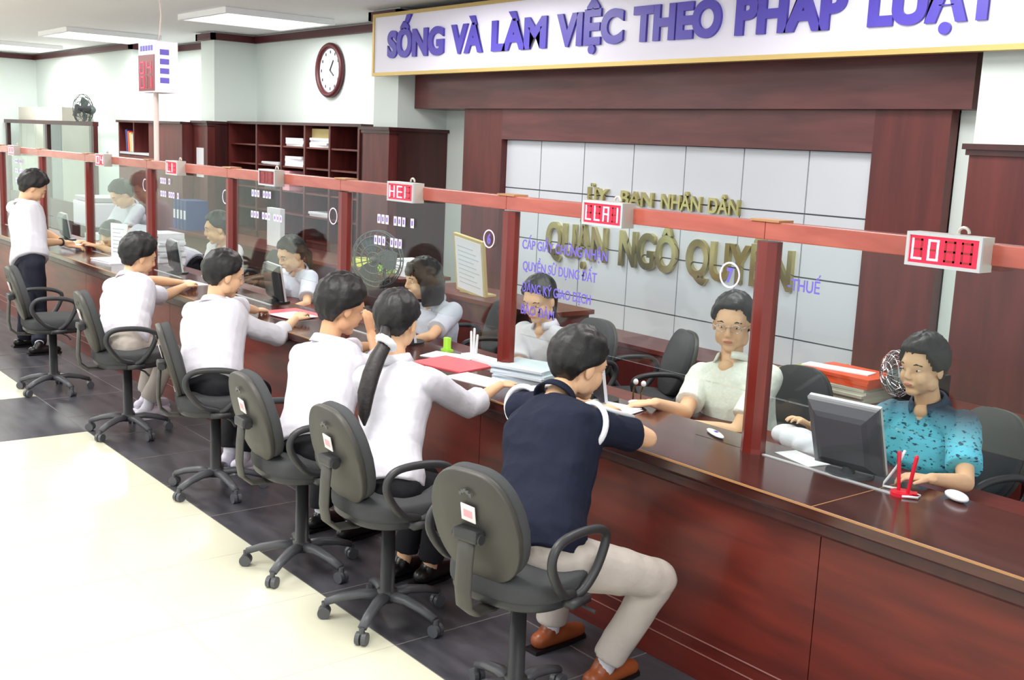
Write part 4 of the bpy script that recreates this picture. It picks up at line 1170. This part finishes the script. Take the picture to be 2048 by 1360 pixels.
POSE = {"navy": {"head": [-0.375, -0.568, 1.124], "neck": [-0.343, -0.705, 1.004], "pelvis": [-0.135, -0.944, 0.606], "shR": [-0.176, -0.671, 0.947], "shL": [-0.521, -0.693, 0.944], "elR": [-0.174, -0.392, 0.866], "wrR": [-0.427, -0.347, 0.886], "elL": [-0.601, -0.425, 0.925], "wrL": [-0.65, -0.19, 0.852], "hipR": [-0.032, -0.949, 0.562], "hipL": [-0.218, -0.965, 0.547], "knR": [0.075, -0.551, 0.441], "knL": [-0.392, -0.582, 0.461], "anR": [-0.078, -0.641, 0.082], "anL": [-0.428, -0.594, 0.065]}, "pony": {"head": [-1.267, -0.791, 1.164], "neck": [-1.225, -0.82, 0.99], "pelvis": [-1.014, -0.989, 0.6], "shR": [-1.063, -0.757, 0.941], "shL": [-1.375, -0.852, 0.894], "elR": [-1.098, -0.528, 0.808], "wrR": [-1.171, -0.309, 0.861], "elL": [-1.483, -0.638, 0.77], "wrL": [-1.267, -0.637, 0.863], "hipR": [-0.92, -0.985, 0.562], "hipL": [-1.099, -0.995, 0.549], "knR": [-1.108, -0.641, 0.447], "knL": [-1.261, -0.63, 0.458], "anR": [-1.208, -0.629, 0.081], "anL": [-1.323, -0.694, 0.087]}, "phone": {"head": [-1.879, -0.706, 1.136], "neck": [-1.871, -0.78, 0.961], "pelvis": [-1.612, -0.998, 0.604], "shR": [-1.699, -0.735, 0.889], "shL": [-2.039, -0.801, 0.88], "elR": [-1.841, -0.5, 0.837], "wrR": [-2.052, -0.439, 0.959], "elL": [-2.131, -0.536, 0.873], "wrL": [-2.269, -0.328, 0.852], "hipR": [-1.515, -0.989, 0.569], "hipL": [-1.706, -1.001, 0.56], "knR": [-1.745, -0.642, 0.464], "knL": [-2.017, -0.715, 0.479], "anR": [-1.855, -0.643, 0.079], "anL": [-2.057, -0.696, 0.081]}, "rolled": {"head": [-3.261, -0.672, 1.123], "neck": [-3.224, -0.744, 0.955], "pelvis": [-2.918, -0.914, 0.609], "shR": [-3.066, -0.673, 0.875], "shL": [-3.398, -0.775, 0.896], "elR": [-3.112, -0.415, 0.777], "wrR": [-3.264, -0.227, 0.838], "elL": [-3.481, -0.506, 0.906], "wrL": [-3.624, -0.309, 0.847], "hipR": [-2.823, -0.901, 0.571], "hipL": [-3.013, -0.924, 0.569], "knR": [-3.057, -0.55, 0.483], "knL": [-3.269, -0.591, 0.479], "anR": [-3.151, -0.603, 0.095], "anL": [-3.232, -0.656, 0.084]}, "watchful": {"head": [-4.698, -0.634, 1.076], "neck": [-4.65, -0.723, 0.92], "pelvis": [-4.315, -0.896, 0.603], "shR": [-4.482, -0.681, 0.852], "shL": [-4.824, -0.748, 0.86], "elR": [-4.664, -0.473, 0.806], "wrR": [-4.818, -0.279, 0.842], "elL": [-4.904, -0.479, 0.881], "wrL": [-4.97, -0.239, 0.848], "hipR": [-4.22, -0.888, 0.561], "hipL": [-4.411, -0.902, 0.561], "knR": [-4.428, -0.523, 0.465], "knL": [-4.652, -0.554, 0.479], "anR": [-4.548, -0.649, 0.102], "anL": [-4.796, -0.566, 0.103]}, "stand": {"head": [-7.652, -0.494, 1.371], "neck": [-7.629, -0.585, 1.212], "pelvis": [-7.371, -0.62, 0.795], "shR": [-7.458, -0.571, 1.141], "shL": [-7.806, -0.595, 1.159], "elR": [-7.537, -0.455, 0.897], "wrR": [-7.681, -0.25, 0.885], "elL": [-7.76, -0.389, 0.973], "wrL": [-7.677, -0.188, 0.85], "hipR": [-7.276, -0.612, 0.747], "hipL": [-7.463, -0.63, 0.743], "knR": [-7.346, -0.56, 0.326], "knL": [-7.231, -0.691, 0.386], "anR": [-7.048, -0.646, 0.073], "anL": [-7.469, -0.658, 0.067]}, "glasses": {"head": [-0.671, 0.628, 1.157], "neck": [-0.649, 0.613, 0.968], "pelvis": [-0.583, 0.727, 0.499], "shR": [-0.811, 0.595, 0.872], "shL": [-0.469, 0.637, 0.913], "elR": [-0.693, 0.37, 0.758], "wrR": [-0.654, 0.138, 0.84], "elL": [-0.444, 0.435, 0.717], "wrL": [-0.631, 0.267, 0.738]}, "teal": {"head": [0.312, 0.584, 1.138], "neck": [0.318, 0.651, 0.972], "pelvis": [0.274, 0.782, 0.519], "shR": [0.149, 0.63, 0.894], "shL": [0.485, 0.617, 0.919], "elR": [-0.044, 0.691, 0.714], "wrR": [-0.095, 0.48, 0.822], "elL": [0.62, 0.43, 0.778], "wrL": [0.62, 0.195, 0.833]}, "seatw": {"head": [-1.998, 0.585, 1.09], "neck": [-2.005, 0.644, 0.926], "pelvis": [-2.137, 0.798, 0.514], "shR": [-2.165, 0.622, 0.858], "shL": [-1.839, 0.664, 0.881], "elR": [-2.016, 0.472, 0.701], "wrR": [-1.846, 0.317, 0.747], "elL": [-1.708, 0.473, 0.756], "wrL": [-1.571, 0.291, 0.813]}, "bob": {"head": [-2.991, 0.487, 1.078], "neck": [-3.002, 0.586, 0.935], "pelvis": [-3.125, 0.75, 0.518], "shR": [-3.168, 0.585, 0.878], "shL": [-2.834, 0.597, 0.883], "elR": [-3.339, 0.559, 0.676], "wrR": [-3.205, 0.363, 0.665], "elL": [-2.722, 0.378, 0.782], "wrL": [-2.93, 0.298, 0.7]}, "lady": {"head": [-4.754, 0.508, 1.057], "neck": [-4.803, 0.601, 0.916], "pelvis": [-5.007, 0.757, 0.528], "shR": [-4.967, 0.578, 0.856], "shL": [-4.635, 0.603, 0.87], "elR": [-4.79, 0.441, 0.714], "wrR": [-4.578, 0.334, 0.705], "elL": [-4.451, 0.477, 0.724], "wrL": [-4.302, 0.292, 0.735]}, "darkjacket": {"head": [-6.095, 0.53, 1.134], "neck": [-6.155, 0.618, 0.984], "pelvis": [-6.359, 0.755, 0.56], "shR": [-6.329, 0.593, 0.927], "shL": [-5.979, 0.624, 0.935], "elR": [-6.166, 0.468, 0.737], "wrR": [-5.954, 0.335, 0.735], "elL": [-5.802, 0.491, 0.764], "wrL": [-5.635, 0.304, 0.766]}, "leaner": {"head": [-8.24, 0.48, 1.285], "neck": [-8.326, 0.592, 1.165], "pelvis": [-8.501, 0.7, 0.72], "shR": [-8.5, 0.564, 1.11], "shL": [-8.15, 0.598, 1.112], "elR": [-8.42, 0.399, 0.898], "wrR": [-8.197, 0.306, 0.836], "elL": [-8.024, 0.442, 0.916], "wrL": [-7.863, 0.257, 0.868]}, "back": {"head": [-7.72, 0.22, 0.93], "neck": [-7.55, 0.36, 0.99], "pelvis": [-7.15, 0.7, 0.72], "shR": [-7.72, 0.42, 0.95], "shL": [-7.4, 0.28, 0.95], "elR": [-7.85, 0.25, 0.8], "wrR": [-7.85, 0.05, 0.85], "elL": [-7.45, 0.15, 0.8], "wrL": [-7.6, 0.02, 0.85]}}
F_ = (0, 1, -.25)
t, J, X_ = person(POSE['navy'], 'man in a navy polo shirt with white piping seated nearest, arms folded on the ledge', (.12, 1, -.30), hair='short', shirt='navy', trousers='khaki', shoe='shoe_b', voxel=.0045, loose=1.04, body_w=1.02, handdirR=(-.9, .2, -.05), curlR=.5, untucked=.05)
k = 1.0
for q in 'RL':
    sh, el = J['sh'+q], J['el'+q]; d = (el-sh).normalized(); a_, b_ = frame_of(d)
    bm = bmesh.new()
    tube(bm, [sh-d*.012+(a_*math.cos(2*math.pi*i/30)+b_*math.sin(2*math.pi*i/30))*.079 for i in range(30)], .0105, 8, closed=True); link('shoulder_piping', bm, 'piping', t, True)
    bm = bmesh.new(); up_ = V((0, 0, 1)); up_ = (up_-d*up_.dot(d)).normalized()
    tube(bm, [sh+d*.03+up_*.070, sh+d*.10+up_*.068, sh+d*.19+up_*.064], .008, 8); link('sleeve_stripe', bm, 'piping', t, True)
t, J, X_ = person(POSE['pony'], 'woman in a white blouse and black trousers with a long ponytail and white scrunchie', (-.50, .85, -.25), k=.95, hair='pony', woman=True, sleeve='long', voxel=.005, shoe='shoe_k', sock='skin', handdirR=(-.25, 1, -.02), loose=1.06, untucked=.04)
person(POSE['phone'], 'man in a white shirt seated left of the ponytail woman, hand raised to his face', (.05, 1, -.28), hair='tall', sleeve='long', voxel=.0055, loose=1.05, handdirR=(-.2, -.1, 1), curlR=.9, skin='skin2')
person(POSE['rolled'], 'man in a white shirt with rolled sleeves and black trousers over the red folder', (.05, 1, -.22), hair='short', sleeve='long', voxel=.006, loose=1.08, shoe='shoe_w')
person(POSE['watchful'], 'man in a white short sleeved shirt and khaki trousers resting his hands on the ledge', (.0, 1, -.30), hair='tall', trousers='khaki', voxel=.0065, loose=1.08, shoe='shoe_w')
t, J, X_ = person(POSE['stand'], 'standing man in white short sleeves and dark trousers reading papers at far left', (.12, .9, -.55), hair='tall', trousers='navycloth', voxel=.007, loose=1.12)
bm = bmesh.new(); wr, el = J['wrR'], J['elR']; d = (wr-el).normalized(); a_, b_ = frame_of(d)
tube(bm, [wr-d*.02+(a_*math.cos(2*math.pi*i/16)+b_*math.sin(2*math.pi*i/16))*.031 for i in range(16)], .008, 6, closed=True); link('wristwatch', bm, 'scr', t)
# staff
person(POSE['glasses'], 'staff man with glasses in a cream short sleeved shirt looking out beside the near post', (.50, -.86, -.10), hair='short', shirt='shirt_cream', trousers='blackcloth', voxel=.0045, glasses=True, loose=1.04, handdirR=(-.55, -.35, -.1), handdirL=(-.8, -.3, 0))
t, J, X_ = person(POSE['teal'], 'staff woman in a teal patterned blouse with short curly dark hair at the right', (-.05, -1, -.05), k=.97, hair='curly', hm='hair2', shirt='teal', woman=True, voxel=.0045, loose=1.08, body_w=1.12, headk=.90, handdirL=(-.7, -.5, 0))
person(POSE['seatw'], 'staff woman in a white blouse behind the purple glass lettering', (.30, -.9, -.35), k=.94, hair='tail', woman=True, voxel=.006)
person(POSE['bob'], 'staff woman with black bobbed hair in a pale shirt looking left', (-.22, -.9, -.08), k=.95, hair='bob', shirt='shirt_staff', woman=True, voxel=.006, loose=1.08)
person(POSE['lady'], 'staff woman with tied hair in a pale shirt bending her head over papers', (.05, -.9, -.38), k=.95, hair='tail', shirt='shirt_staff', woman=True, voxel=.0065, loose=1.08)
person(POSE['darkjacket'], 'far staff man in profile, short dark hair, white shirt', (-.30, -.9, -.2), hair='short', voxel=.007)
person(POSE['leaner'], 'far clerk in a grey-white shirt leaning over the desk opposite the standing man', (-.05, -.9, -.65), hair='short', hm='hair2', shirt='shirt_staff', voxel=.0075, loose=1.1)
person(POSE['back'], 'far clerk in a pale shirt bent forward so that only the shoulders show', (-.35, -.8, -.75), hair='short', shirt='shirt_staff', voxel=.0075, loose=1.1)
